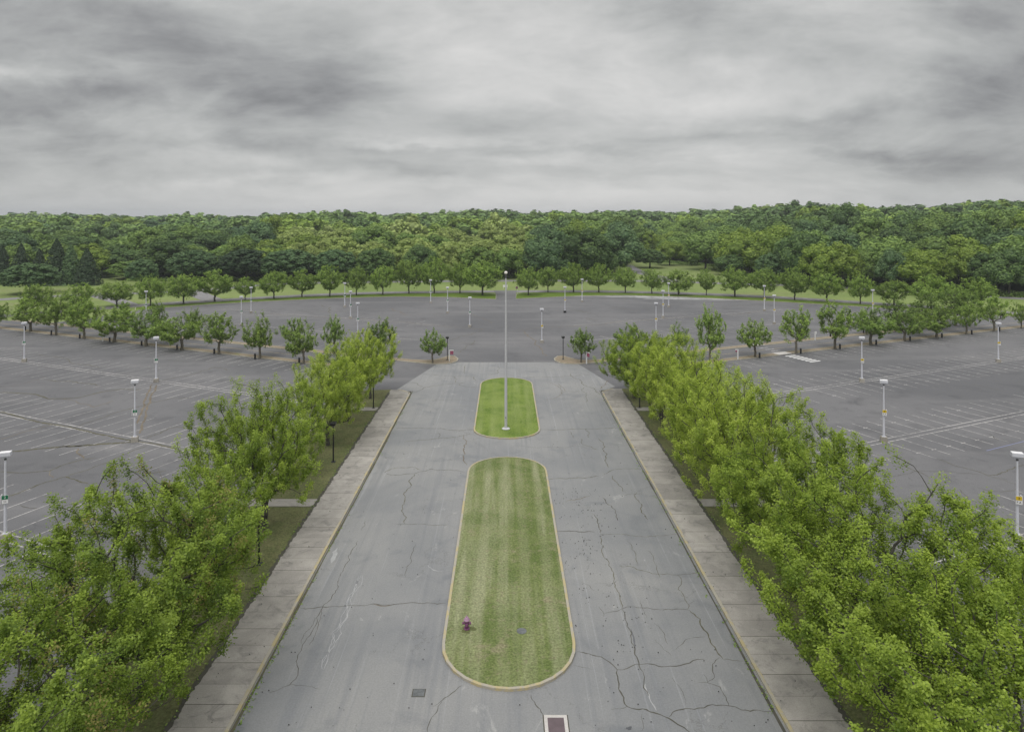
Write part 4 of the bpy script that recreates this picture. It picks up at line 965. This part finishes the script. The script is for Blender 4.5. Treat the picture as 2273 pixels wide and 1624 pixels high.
# trees one can single out along the edge of the wood: (u centre, v base, v top, width px, kind, class, label)
SPEC = [
    (48, 655, 583, 112, 'dome', 'blue', 'blue-green domed tree with a short trunk at the far left edge of the lawn'),
    (-10, 628, 548, 70, 'conifer', 'conif', 'dark conifer cut by the left edge of the picture'),
    (36, 630, 545, 62, 'conifer', 'conif', 'dark conifer rising behind the domed tree at the far left'),
    (78, 631, 556, 56, 'conifer', 'conif', 'small dark conifer, second from the left behind the domed tree'),
    (112, 634, 536, 84, 'conifer', 'conif', 'tallest dark conifer left of the lawn clearing'),
    (146, 633, 548, 70, 'conifer', 'blue', 'greenish conifer in the middle of the dark group at the left'),
    (182, 634, 556, 74, 'conifer', 'conif', 'dark conifer at the left rim of the small lawn clearing'),
    (204, 612, 546, 40, 'round', 'bright', 'bright green slender tree behind the dark conifers by the clearing'),
    (256, 609, 539, 66, 'dome', 'dark', 'dark rounded tree behind the small lawn clearing'),
    (306, 636, 574, 66, 'dome', 'blue', 'compact dark green ball-shaped tree right of the small lawn clearing'),
    (332, 618, 548, 56, 'conifer', 'conif', 'dark conifer between the ball-shaped tree and the wide domed tree'),
    (416, 628, 553, 106, 'dome', 'blue', 'wide blue-green domed tree, left of the dark spreading tree'),
    (536, 626, 550, 112, 'dome', 'conif', 'very dark spreading tree behind the left end of the tree strip'),
    (634, 626, 552, 122, 'dome', 'blue', 'widest blue-green domed tree behind the grass strip'),
    (738, 625, 552, 92, 'dome', 'blue', 'blue-green domed tree right of the widest domed tree'),
    (830, 624, 549, 86, 'dome', 'dark', 'dark green domed tree, rightmost of the row of domed trees'),
    (932, 620, 548, 62, 'round', 'dark', 'dark green round tree in front of the olive trees'),
    (1000, 619, 545, 60, 'loose', 'olive', 'pale olive tree behind the grass strip left of the flagpole'),
    (1060, 620, 548, 74, 'loose', 'mid', 'loose mid green tree left of the flagpole at the foot of the wood'),
    (1130, 620, 556, 60, 'round', 'mid', 'low green tree directly behind the flagpole'),
    (1200, 620, 535, 74, 'round', 'blue', 'soft grey-green tree right of the flagpole'),
    (1250, 620, 572, 44, 'dome', 'blue', 'small grey-green shrubby tree left of the tall dark broad tree'),
    (1306, 619, 514, 92, 'round', 'dark', 'tall dark broad tree left of the road into the wood'),
    (1352, 615, 560, 40, 'round', 'dark', 'dark low tree beside the road into the wood'),
    (1378, 605, 558, 36, 'round', 'dark', 'small dark tree at the left verge of the road into the wood'),
    (1376, 592, 507, 70, 'round', 'blue', 'tall blue-green tree overhanging the road into the wood'),
    (1424, 577, 502, 52, 'loose', 'mid', 'pale upright tree right of the road into the wood'),
    (1446, 596, 552, 64, 'dome', 'dark', 'small dark spreading tree alone on the meadow beside the wood road'),
    (1490, 590, 540, 54, 'round', 'bright', 'bright green tree behind the lone dark meadow tree'),
    (1536, 590, 562, 28, 'round', 'mid', 'small pale shrub-like tree at the back of the meadow'),
    (1572, 600, 520, 80, 'round', 'mid', 'full mid green tree at the right end of the meadow'),
    (1630, 612, 566, 70, 'round', 'dark', 'low dark tree at the right tip of the meadow'),
    (1672, 612, 530, 80, 'round', 'bright', 'broad green tree above the right end of the grass strip trees'),
    (1718, 628, 560, 62, 'dome', 'blue', 'rounded grey-green tree left of the bright broad pair'),
    (1782, 634, 524, 66, 'round', 'dark', 'tall dark green tree left of the bright broad pair'),
    (1830, 640, 540, 78, 'round', 'bright', 'left tree of the bright broad pair at the right'),
    (1880, 640, 545, 74, 'round', 'bright', 'right tree of the bright broad pair at the right'),
    (1920, 638, 556, 58, 'round', 'mid', 'mid green tree right of the bright broad pair'),
    (1992, 645, 560, 58, 'round', 'blue', 'grey-green tree left of the bright rounded tree on the right side'),
    (2046, 648, 557, 76, 'round', 'bright', 'bright rounded tree at the right behind the tree strip'),
    (2140, 650, 548, 70, 'round', 'bright', 'yellowish green tree near the dark mass on the far right'),
    (2200, 655, 560, 76, 'round', 'dark', 'dark tree second from the right edge at the foot of the wood'),
    (2256, 660, 558, 84, 'round', 'dark', 'dark tree cut by the right edge at the foot of the wood'),
]
spec_uv = []
for (u, vb, vt, wpx, kind, cls, lab) in SPEC:
    x, y = W(u, vb); s_ = y / F; h = (vb - vt) * s_; w = wpx * s_
    forest_tree(x, y + w * .25, w, h * 1.04, kind, cls, rr.uniform(0, 6.28), lab, 'trees at the edge of the wood'); spec_uv.append((u, y))

def colour_class(u, s, r):
    """kinds of tree met in each part of the wood"""
    q = r.random()
    if u < 640:
        if s < 35 and 0 < u < 260 and q < .5: return 'bright'
        return 'dark' if q < .42 else ('mid' if q < .78 else ('blue' if q < .88 else 'bright'))
    if u < 1180:
        if s < 120: return 'olive' if q < .74 else ('bright' if q < .9 else 'mid')
        if s < 220: return 'bright' if q < .35 else ('mid' if q < .8 else 'dark')
        return 'mid' if q < .6 else 'dark'
    if u < 1560:
        if s < 90: return 'mid' if q < .5 else ('bright' if q < .8 else 'blue')
        return 'mid' if q < .65 else ('bright' if q < .75 else 'dark')
    if s < 60: return 'mid' if q < .45 else ('bright' if q < .7 else ('blue' if q < .8 else 'dark'))
    return 'dark' if q < .68 else ('mid' if q < .92 else 'bright')
ZONE = [(300, 'above the left lot'), (640, 'left of the olive trees'), (1180, 'left of the flagpole'), (1560, 'around the wood road'), (1850, 'above the meadow\'s right end'), (9999, 'above the right lot')]
CN = {'dark': 'dark green', 'mid': 'mid green', 'bright': 'bright green', 'olive': 'pale olive', 'blue': 'grey-green'}
rf = random.Random(77); ind = 0; far_list = []
s_row = 10.0; row_i = 0
while s_row < 1750:
    base_d = 270 + s_row; sp = 15.0 * (1 + min(.9, s_row / 900)); u = -140 + rf.uniform(0, 20)
    while u < 2420:
        de = H * F / (float(interp(EDGE, u)) - V0); d = de + s_row + rf.uniform(-3.5, 3.5) * (1 + s_row / 150)
        x = (u - U0) * d / F; step = sp * F / d * rf.uniform(.8, 1.2)
        tz, s = top_z(u, d); gz = float(ground_z(x, d)); h = float(tz) - gz + rf.gauss(0, 2.7) * (1 if s_row < 500 else .55) + (rf.random() < .15) * 2.6; h = max(7.5, min(24, h)); w = sp * rf.uniform(.8, 1.3)
        cls = colour_class(u, s_row, rf)
        if row_i < 6 and 0 <= u <= 2290 and ind < 235:
            kind = 'loose' if cls == 'olive' or rf.random() < .15 else 'round'
            zn = next(z_[1] for z_ in ZONE if u < z_[0])
            depth = ['front', 'second', 'third', 'fourth', 'fifth', 'sixth'][row_i]
            lab = '%s tree in the %s rank of the wood, %s' % (CN[cls], depth, zn)
            forest_tree(x, d, w, h, kind, cls, rf.uniform(0, 6.28), lab, 'forest trees: ' + lab, trunk=False, z=gz); ind += 1
        else:
            far_list.append((x, d, gz, w, h, cls, rf.uniform(0, 6.28)))
        u += step
    gap = [15, 16, 17, 18, 20, 21][row_i] if row_i < 6 else 19 * (1 + s_row / 320)
    s_row += gap; row_i += 1

# distant wood as one mass
def far_wood(lst):
    T3 = [blob_crown(400 + i, 5.0, 13.5, 0.8, 9 + i * 2, n_, ls, None, lobe=(.32, .5)) for i, (n_, ls) in enumerate(((700, 1.15), (620, 1.2), (760, 1.1)))]
    T3f = [blob_crown(410 + i, 5.0, 13.5, 0.8, 6 + i, 190, 2.0, None, lobe=(.38, .56)) for i in range(3)]
    for q, T in enumerate(T3f): pass
    Vs, Fs, Ts, Cs = [], [], [], []; b = 0; rg = np.random.default_rng(6)
    for i, (x, y, z, w, h, cls, rz) in enumerate(lst):
        V, Fq, T = (T3 if y < 520 else T3f)[i % 3]
        ca, sa = math.cos(rz), math.sin(rz); k = w / 10.0; kz = h / 14.5
        P = np.stack([(V[:, 0] * ca - V[:, 1] * sa) * k + x, (V[:, 0] * sa + V[:, 1] * ca) * k + y, V[:, 2] * kz + z], 1)
        Vs.append(P); Fs.append(Fq + b); b += len(P); Ts.append(T); c = np.array(TINT[cls] + (1,)) * np.array([rg.uniform(.85, 1.18)] * 3 + [1]); Cs.append(np.tile(c, (len(Fq), 1)))
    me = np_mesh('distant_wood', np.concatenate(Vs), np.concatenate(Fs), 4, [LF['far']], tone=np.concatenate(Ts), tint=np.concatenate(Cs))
    tag(link('distant_wood', me), 'distant mass of treetops rolling to the horizon behind the nearer wood', 'forest', kind='stuff')
    print('far trees', len(lst), 'faces', sum(len(f) for f in Fs), 'individual', ind)
far_wood(far_list)
# undergrowth along the foot of the wood
def undergrowth():
    rg = np.random.default_rng(8); C, S = [], []
    for u in np.arange(-100, 2400, 2.2):
        v = float(interp(EDGE, u)); d = H * F / (v - V0) + rg.uniform(-2, 5); x = (u - U0) * d / F; r = rg.uniform(.6, 1.8)
        if 1378 < u < 1392: continue
        n = 26; p = unit(rg.normal(size=(n, 3))) * r * np.array([1.3, 1, 1]); p[:, 2] = np.abs(p[:, 2]); C.append(p + [x, d, 0]); S.append(np.full(n, .55))
    C = np.concatenate(C); n = len(C); V, Fq = leaf_quads(rg, C, unit(rg.normal(size=(n, 3)) + [0, -.3, .6]), np.concatenate(S) * rg.uniform(.6, 1.3, n), .8)
    me = np_mesh('undergrowth', V, Fq, 4, [LF['mid']], tone=np.clip(rg.normal(.4, .2, n), 0, 1)); tag(link('undergrowth', me), 'low bushes and brambles along the foot of the wood', 'undergrowth', kind='stuff')
undergrowth()
# weeds at the kerb foot
def weeds():
    rg = np.random.default_rng(18); C = []
    for y in np.arange(30, 96, .22):
        for xk, sd, dn in ((-13.28, 1, .9 if y < 42 else .18), (13.7, -1, .3)):
            if rg.random() < dn: c = np.array([xk + sd * abs(rg.normal() * .12), y, .04]); C.append(c + rg.normal(size=(5, 3)) * [.07, .1, .02])
    for y in np.arange(30, 95, .3):
        for xk in (-16.6, 17.05):
            if rg.random() < .5: C.append(np.array([xk + rg.normal() * .12, y, .17]) + rg.normal(size=(4, 3)) * [.1, .12, .02])
    C = np.concatenate(C); n = len(C); V, Fq = leaf_quads(rg, C, unit(rg.normal(size=(n, 3)) * .5 + [0, 0, 1]), .11 * rg.uniform(.6, 1.5, n), .6)
    tag(link('kerb_weeds', np_mesh('kerb_weeds', V, Fq, 4, [LF['row']], tone=np.clip(rg.normal(.35, .25, n), 0, 1))), 'weeds and leaf litter growing along the kerb foot', 'weeds', kind='stuff')
weeds()

# ------------------------------------------------------------------ street furniture
def text_mesh(s, size, mat):
    cu = bpy.data.curves.new('txt', 'FONT'); cu.body = s; cu.size = size; cu.extrude = .004; cu.align_x = 'CENTER'; cu.align_y = 'CENTER'
    o = bpy.data.objects.new('txt', cu); col.objects.link(o); bpy.context.view_layer.update()
    me = bpy.data.meshes.new_from_object(o); bpy.data.objects.remove(o); me.materials.clear(); me.materials.append(mat); return me
def copy_tree(o, parent=None):
    c = o.copy(); col.objects.link(c); c.parent = parent
    for ch in list(o.children): copy_tree(ch, c)
    return c
def lot_lamp(side):
    r = empty('lot_lamp', (0, 0, 0))
    b = MB(); b.box((0, 0, .27), (.66, .66, .54)); b.box((0, 0, .55), (.58, .58, .04)); b.build('base', M['conc'], r)
    b = MB(); b.box((0, 0, .59), (.36, .36, .04)); b.lathe([(.125, .60), (.12, 1.4), (.07, 6.2), (.07, 6.25)], n=10); po = b.build('pole', M['white_metal'], r, smooth=True)
    b = MB(); b.lathe([(.06, 6.22), (.10, 6.3), (.05, 6.4)], n=8); b.build('collar', M['darkgrey'], r)
    b = MB(); b.box((0, 0, 6.72), (.76, .50, .26), 0); b.box((0, 0, 6.51), (.40, .28, .16), 0, top=(1.85, 1.75)); b.box((0, 0, 6.865), (.74, .48, .03), 1)
    b.build('lamp_head', [M['white_metal'], M['white_top']], r)
    rot = math.radians(25) * side
    y = 3.30
    b = MB(); b.box((0.04, -.22, y - .02), (.40, .03, .62)); pl = b.build('number_plate', M['white_sign'], r)
    b = MB(); b.box((.04, -.243, y + .14), (.40, .012, .30)); b.build('colour_panel', M['green_sign'] if side < 0 else M['yellow_sign'], pl)
    t1 = link('numeral', text_mesh('2' if side < 0 else '3', .26, M['white_sign'] if side < 0 else M['black']), pl, (.04, -.255, y + .14)); t1.rotation_euler = (math.pi / 2, 0, 0)
    t2 = link('letters', text_mesh('11' if side < 0 else 'F A', .22, M['black']), pl, (.04, -.240, y - .18)); t2.rotation_euler = (math.pi / 2, 0, 0)
    b = MB(); b.box((-side * -.26, -.02, y - .02), (.03, .42, .62)); b.build('side_plate', M['white_sign'], r)
    return r
LAMPS = [  # side, u, v base, label
    (-1, 12, 1200, 'white parking lot lamp at the left edge, nearest the camera'),
    (-1, 299.5, 980, 'white lamp with green plate at the end of a weedy crack, left lot'),
    (-1, 346.7, 848, 'white lamp on the far double line, left lot, above the twin rusty cracks'),
    (-1, 53.9, 803, 'white lamp on the far double line near the left edge'),
    (-1, 324.3, 707, 'white lamp half hidden behind the row trees of the left lot'),
    (-1, 535.7, 723.6, 'nearer of two white lamps standing close together at left in the far lot'),
    (-1, 557.3, 695, 'farther of two white lamps standing close together at left in the far lot'),
    (-1, 765.3, 682, 'farthest of the three white lamps left of centre in the far lot'),
    (-1, 778, 707, 'middle of the three white lamps left of centre in the far lot'),
    (-1, 794, 743, 'nearest of the three white lamps left of centre in the far lot'),
    (-1, 956, 672.7, 'small white lamp near the far lawn, left of the flagpole'),
    (-1, 993.5, 695.3, 'white lamp between the far small lamp and the near one, left of the flagpole'),
    (-1, 1042.8, 726, 'closest white lamp to the left of the flagpole'),
    (1, 1202.7, 761, 'closest white lamp to the right of the flagpole'),
    (1, 1254, 694, 'white lamp with a black base right of the flagpole'),
    (1, 1292, 670.2, 'small white lamp near the far lawn, right of the flagpole'),
    (1, 1456.2, 743, 'nearest of the three white lamps right of centre in the far lot'),
    (1, 1471.8, 705.5, 'middle of the three white lamps right of centre in the far lot'),
    (1, 1484.3, 682, 'farthest of the three white lamps right of centre in the far lot'),
    (1, 1696.6, 690.4, 'farther of two white lamps standing close together at right in the far lot'),
    (1, 1718.5, 719.5, 'nearer of two white lamps standing close together at right in the far lot'),
    (1, 1937, 703, 'white lamp half hidden behind the row trees of the right lot'),
    (1, 1913, 848, 'white lamp with yellow plate on the far double line of the right lot'),
    (1, 2216, 804, 'white lamp on the far double line near the right edge'),
    (1, 1961.7, 980, 'white lamp with yellow plate on the second double line of the right lot'),
    (1, 2258, 1202, 'white parking lot lamp at the right edge, nearest the camera'),
]
protoL, protoR = lot_lamp(-1), lot_lamp(1); usedL = usedR = False
for (sd, u, v, lab) in LAMPS:
    if sd < 0: o = protoL if not usedL else copy_tree(protoL); usedL = True
    else: o = protoR if not usedR else copy_tree(protoR); usedR = True
    x, y = W(u, v); o.location = (x, y, .012); o.rotation_euler = (0, 0, 0); tag(o, lab, 'street lamp', 'white lamps in the parking lots')
    o.rotation_euler[2] = math.radians(-24 * sd) * -1 if False else math.radians(20 * -sd) if abs(u - U0) > 250 else 0
    if 'black base' in lab:
        for ch in o.children:
            if ch.name.startswith('base'): ch.data = ch.data.copy(); ch.data.materials[0] = M['black']

def post_lamp():
    r = empty('post_lamp', (0, 0, 0))
    b = MB(); b.box((0, 0, .03), (.42, .42, .06)); b.build('base_plate', M['darkgrey'], r)
    b = MB(); b.box((0, 0, 1.86), (.12, .12, 3.62)); b.build('post', M['black'], r)
    b = MB(); b.box((0, 0, 3.72), (.30, .30, .10), 0, top=(1.25, 1.25)); b.box((0, 0, 3.86), (.50, .50, .20), 0, top=(1.1, 1.1)); b.box((0, 0, 4.02), (.60, .60, .10), 0, top=(.86, .86)); b.build('lamp_head', M['black'], r)
    b = MB(); b.box((0, 0, 3.66), (.26, .26, .03)); b.build('lens', M['glass'], r)
    return r
pp = post_lamp(); first = True
for (u, v, lab) in [(575, 1252, 'black square lamp post on the left verge beside a dark tree trunk'), (740, 1025, 'black square lamp post in the open gap between trees on the left verge'),
        (829, 906, 'black lamp post partly hidden by the far trees on the left verge'), (993, 798.5, 'black lamp post on the tip of the left median beside a maroon sign'),
        (1250, 797.5, 'black lamp post on the rounded tip of the right median'), (1419.8, 905, 'black lamp post among the far trees of the right verge'), (1508, 1010, 'black lamp post under the trees halfway along the right verge'),
        (1404, 834, 'black lamp post behind the last tree of the right avenue row')]:
    o = pp if first else copy_tree(pp); first = False
    x, y = W(u, v, .1); o.location = (x, y, .11); tag(o, lab, 'street lamp', 'black lamp posts along the avenue')

def bollard():
    r = empty('bollard', (0, 0, 0)); b = MB(); b.lathe([(.16, 0), (.16, .80), (.15, .86), (.10, .90)], n=12); b.build('post', M['black'], r, smooth=True)
    b = MB(); b.lathe([(.155, .90), (.155, .93), (.13, .96)], n=12); b.build('cap', M['darkgrey'], r); return r
bp = bollard(); first = True
BOL = [[(0, 224, 1305), (0, 455, 1345), (0, 706, 1376), (0, 971, 1408), (0, 1254, 1440), (0, 1568, 1477), (0, 1897, 1512), (0, 2258, 1558), (1, 376, 1596)],
       [(2, 1781, 1596), (2, 2180, 1549), (3, 295, 1510), (3, 642, 1470), (3, 963, 1432), (3, 1263, 1398), (3, 1545, 1370), (3, 1809, 1340), (3, 2055, 1312)],
       [(2, 1018, 1520), (3, 558, 1360), (3, 851, 1328), (3, 1127, 1303), (3, 1385, 1278)]]
for rowi, (lst, nm) in enumerate(zip(BOL, ('front median of the left lot', 'front median of the right lot', 'back median beyond the right service road'))):
    for i, (k, zx, zy) in enumerate(lst):
        o = bp if first else copy_tree(bp); first = False
        x, y = W(*R1(k, zx, zy)); o.location = (x, y, .1); tag(o, 'short black bollard, %s from the left on the %s' % (ORD[i], nm), 'bollard', 'black bollards on the medians')

def sign_post(u, v, hgt, panel, lab, arm=1, rz=0.0, w=.62, h=.62):
    x, y = W(u, v, .12); r = empty('sign_post', (x, y, .1), rz)
    b = MB(); b.box((0, 0, hgt / 2), (.15, .15, hgt)); b.build('post', M['white_sign'], r)
    b = MB(); b.box((arm * (w / 2 + .08), 0, hgt - .05), (w + .02, .12, .12)); b.build('arm', M['white_sign'], r)
    b = MB(); b.box((arm * (w / 2 + .10), -.02, hgt - .13 - h / 2), (w - .06, .05, h)); b.build('panel', panel, r)
    tag(r, lab, 'sign'); return r
sign_post(997.5, 801.5, 1.95, M['maroon'], 'white post with a square maroon sign beside the black lamp on the left median tip')
sign_post(1302, 807, 2.0, M['maroon'], 'white post with a maroon panel right of the small tree on the right median tip', 1, -.9)
x_, y_ = R1(2, 1987, 1556); sign_post(x_, y_, 1.75, M['maroon'], 'white post with a small maroon plate on the right front median', -1, 0, .34, .3)
x_, y_ = R1(0, 910, 1396); sign_post(x_, y_, 1.75, M['white_sign'], 'white post with a small white plate on the left front median', 1, .3, .3, .34)
x_, y_ = R1(3, 422, 1388); sign_post(x_, y_, 1.75, M['white_sign'], 'white post with a small white plate on the right back median', 1, .3, .3, .34)
# stop sign and direction board at the ring road
x, y = W(1148.5, 652); r = empty('stop_sign', (x, y, .1)); b = MB(); b.box((0, 0, .95), (.10, .08, 1.9)); b.build('post', M['white_sign'], r)
b = MB(); n = 8
for (rad, yy, mi) in ((.50, -.06, 1), (.44, -.07, 0)):
    b.face([(-.2 + rad * math.cos(math.pi / 8 + i * math.pi / 4), yy, 1.9 + rad * math.sin(math.pi / 8 + i * math.pi / 4)) for i in range(n)][::-1], mi)
b.face([(-.2 + .5 * math.cos(math.pi / 8 + i * math.pi / 4), -.03, 1.9 + .5 * math.sin(math.pi / 8 + i * math.pi / 4)) for i in range(n)], 1)
pn = b.build('panel', [M['red_sign'], M['white_sign']], r); t = link('letters', text_mesh('STOP', .30, M['white_sign']), pn, (-.2, -.085, 1.9)); t.rotation_euler = (math.pi / 2, 0, 0)
tag(r, 'red octagonal stop sign on a white post at the lawn corner right of the flagpole', 'sign')
x, y = W(1121.5, 641); r = empty('direction_board', (x, y, .0)); b = MB(); b.box((-.65, 0, .6), (.12, .1, 1.2)); b.build('leg', M['white_sign'], r); b = MB(); b.box((.65, 0, .6), (.12, .1, 1.2)); b.build('leg', M['white_sign'], r)
b = MB(); b.box((0, -.07, 1.0), (1.6, .04, .8)); b.build('board', M['white_sign'], r); tag(r, 'low white board on two legs on the far lawn directly behind the flagpole', 'sign')

# flagpole
x, y = W(1123, 951, .16); r = empty('flagpole', (x, y, .15))
b = MB(); b.lathe([(.48, 0), (.48, .05), (.40, .10), (.19, .14)], n=28); b.build('base', M['pole'], r, smooth=True)
b = MB(); b.lathe([(.172, .12), (.17, 3), (.145, 8), (.105, 14), (.08, 17.8)], n=20); po = b.build('pole', M['pole'], r, smooth=True)
for z in (4.6, 7.2, 9.8, 12.4, 15.0):
    b = MB(); b.lathe([(.184 - z * .0050, z), (.184 - z * .0050, z + .05)], n=20); b.build('joint_band', M['white_metal'], po)
b = MB(); b.box((-.02, -.18, 1.35), (.07, .03, .16)); b.build('cleat', M['black'], r)
b = MB(); b.lathe([(.08, 17.75), (.15, 17.8), (.15, 17.98), (.09, 18.05), (.09, 18.2)], n=16); b.build('truck', M['darkgrey'], r, smooth=True)
b = MB(); b.lathe([(.01 + .19 * math.sin(math.pi * i / 10), 18.36 - .19 * math.cos(math.pi * i / 10)) for i in range(11)], n=18); b.build('ball', M['gold'], r, smooth=True)
tag(r, 'tall white flagpole with a cream ball on top, standing in the far grass island', 'flagpole')

# hydrant
x, y = W(1036, 1394, .16); r = empty('fire_hydrant', (x, y, .14)); r.scale = (1.15, 1.15, 1.05)
b = MB(); b.lathe([(.16, 0), (.16, .04), (.105, .06), (.10, .42), (.11, .46)], n=16); b.build('barrel', M['hydrant'], r, smooth=True)
b = MB(); b.lathe([(.15, .46), (.165, .49), (.165, .53), (.13, .56), (.115, .62), (.06, .68), (.035, .69), (.035, .75)], n=16); b.build('bonnet', M['hydrant_l'], r, smooth=True)
for sgn in (-1, 1):
    b = MB(); b.tube((0, 0, .34), (sgn * .19, -.02, .34), .06, .06, 10); b.tube((sgn * .17, -.02, .34), (sgn * .23, -.02, .34), .075, .07, 8); b.build('hose_outlet', M['hydrant'], r, smooth=True)
b = MB(); b.tube((0, 0, .33), (0, -.18, .33), .075, .075, 10); b.tube((0, -.16, .33), (0, -.22, .33), .09, .085, 8); b.build('hose_outlet', M['hydrant'], r, smooth=True)
tag(r, 'purple fire hydrant on the near grass island', 'fire hydrant')
blotch('bare_soil', x + .1, y - .1, .42, .30, .146, M['verge'], 31)
# covers
x0, y0 = W(1207, 1588); x1, _ = W(1258, 1588); _, y1 = W(1230, 1640)
r = empty('access_hatch', ((x0 + x1) / 2, (y0 + y1) / 2, .024)); w_, d_ = (x1 - x0), (y0 - y1)
b = MB(); t_ = .17
for (cx, cy, sx, sy) in ((0, d_ / 2 - t_ / 2, w_, t_), (0, -d_ / 2 + t_ / 2, w_, t_), (w_ / 2 - t_ / 2, 0, t_, d_ - 2 * t_), (-w_ / 2 + t_ / 2, 0, t_, d_ - 2 * t_)): b.box((cx, cy, .01), (sx, sy, .04))
b.build('frame', M['pale_conc'], r); b = MB(); b.box((0, 0, .0), (w_ - 2 * t_, d_ - 2 * t_, .03)); b.build('cover', M['plate'], r)
b = MB(); b.box((0, -.02, -.012), (w_ + .12, d_ + .12, .03)); b.build('dirt_rim', M['crack'], r); tag(r, 'rust-coloured steel hatch in a pale concrete frame, bottom centre of the avenue', 'hatch')
x, y = W(929.5, 1538); r = empty('drain_cover', (x, y, .024)); b = MB(); b.box((0, 0, 0), (.70, .60, .02)); b.build('frame', M['crack'], r); b = MB(); b.box((0, 0, .004), (.60, .52, .03))
for i in range(5): b.box((0, -.2 + i * .1, .022), (.52, .03, .008))
b.build('lid', M['grate'], r); tag(r, 'small square iron cover in the left carriageway near the bottom', 'drain cover')
x, y = W(1158, 1400, .14); r = empty('valve_cover', (x, y, .14)); b = MB(); b.lathe([(.30, 0), (.30, .02), (.26, .035)], n=20); b.build('lid', M['grate'], r); b = MB(); b.lathe([(.40, -.01), (.38, .006)], n=20); b.build('soil_ring', M['isl1'], r)
tag(r, 'round grey cover sunk in the near grass island, right of the hydrant', 'valve cover')

# ------------------------------------------------------------------ haze: even, thin air over the whole place
hb = MB(); hb.box((0, 2000, 34), (9000, 5400, 70)); ho = hb.build('haze', bpy.data.materials.new('haze_air')); hm = ho.data.materials[0]; hm.use_nodes = True
hn = hm.node_tree; hn.nodes.clear(); pv_ = hn.nodes.new('ShaderNodeVolumePrincipled'); po_ = hn.nodes.new('ShaderNodeOutputMaterial')
pv_.inputs['Color'].default_value = (.88, .93, 1.0, 1); pv_.inputs['Density'].default_value = HAZE; pv_.inputs['Anisotropy'].default_value = .2
hn.links.new(pv_.outputs[0], po_.inputs['Volume']); tag(ho, 'thin pale haze over the distant treetops', 'haze', kind='stuff')
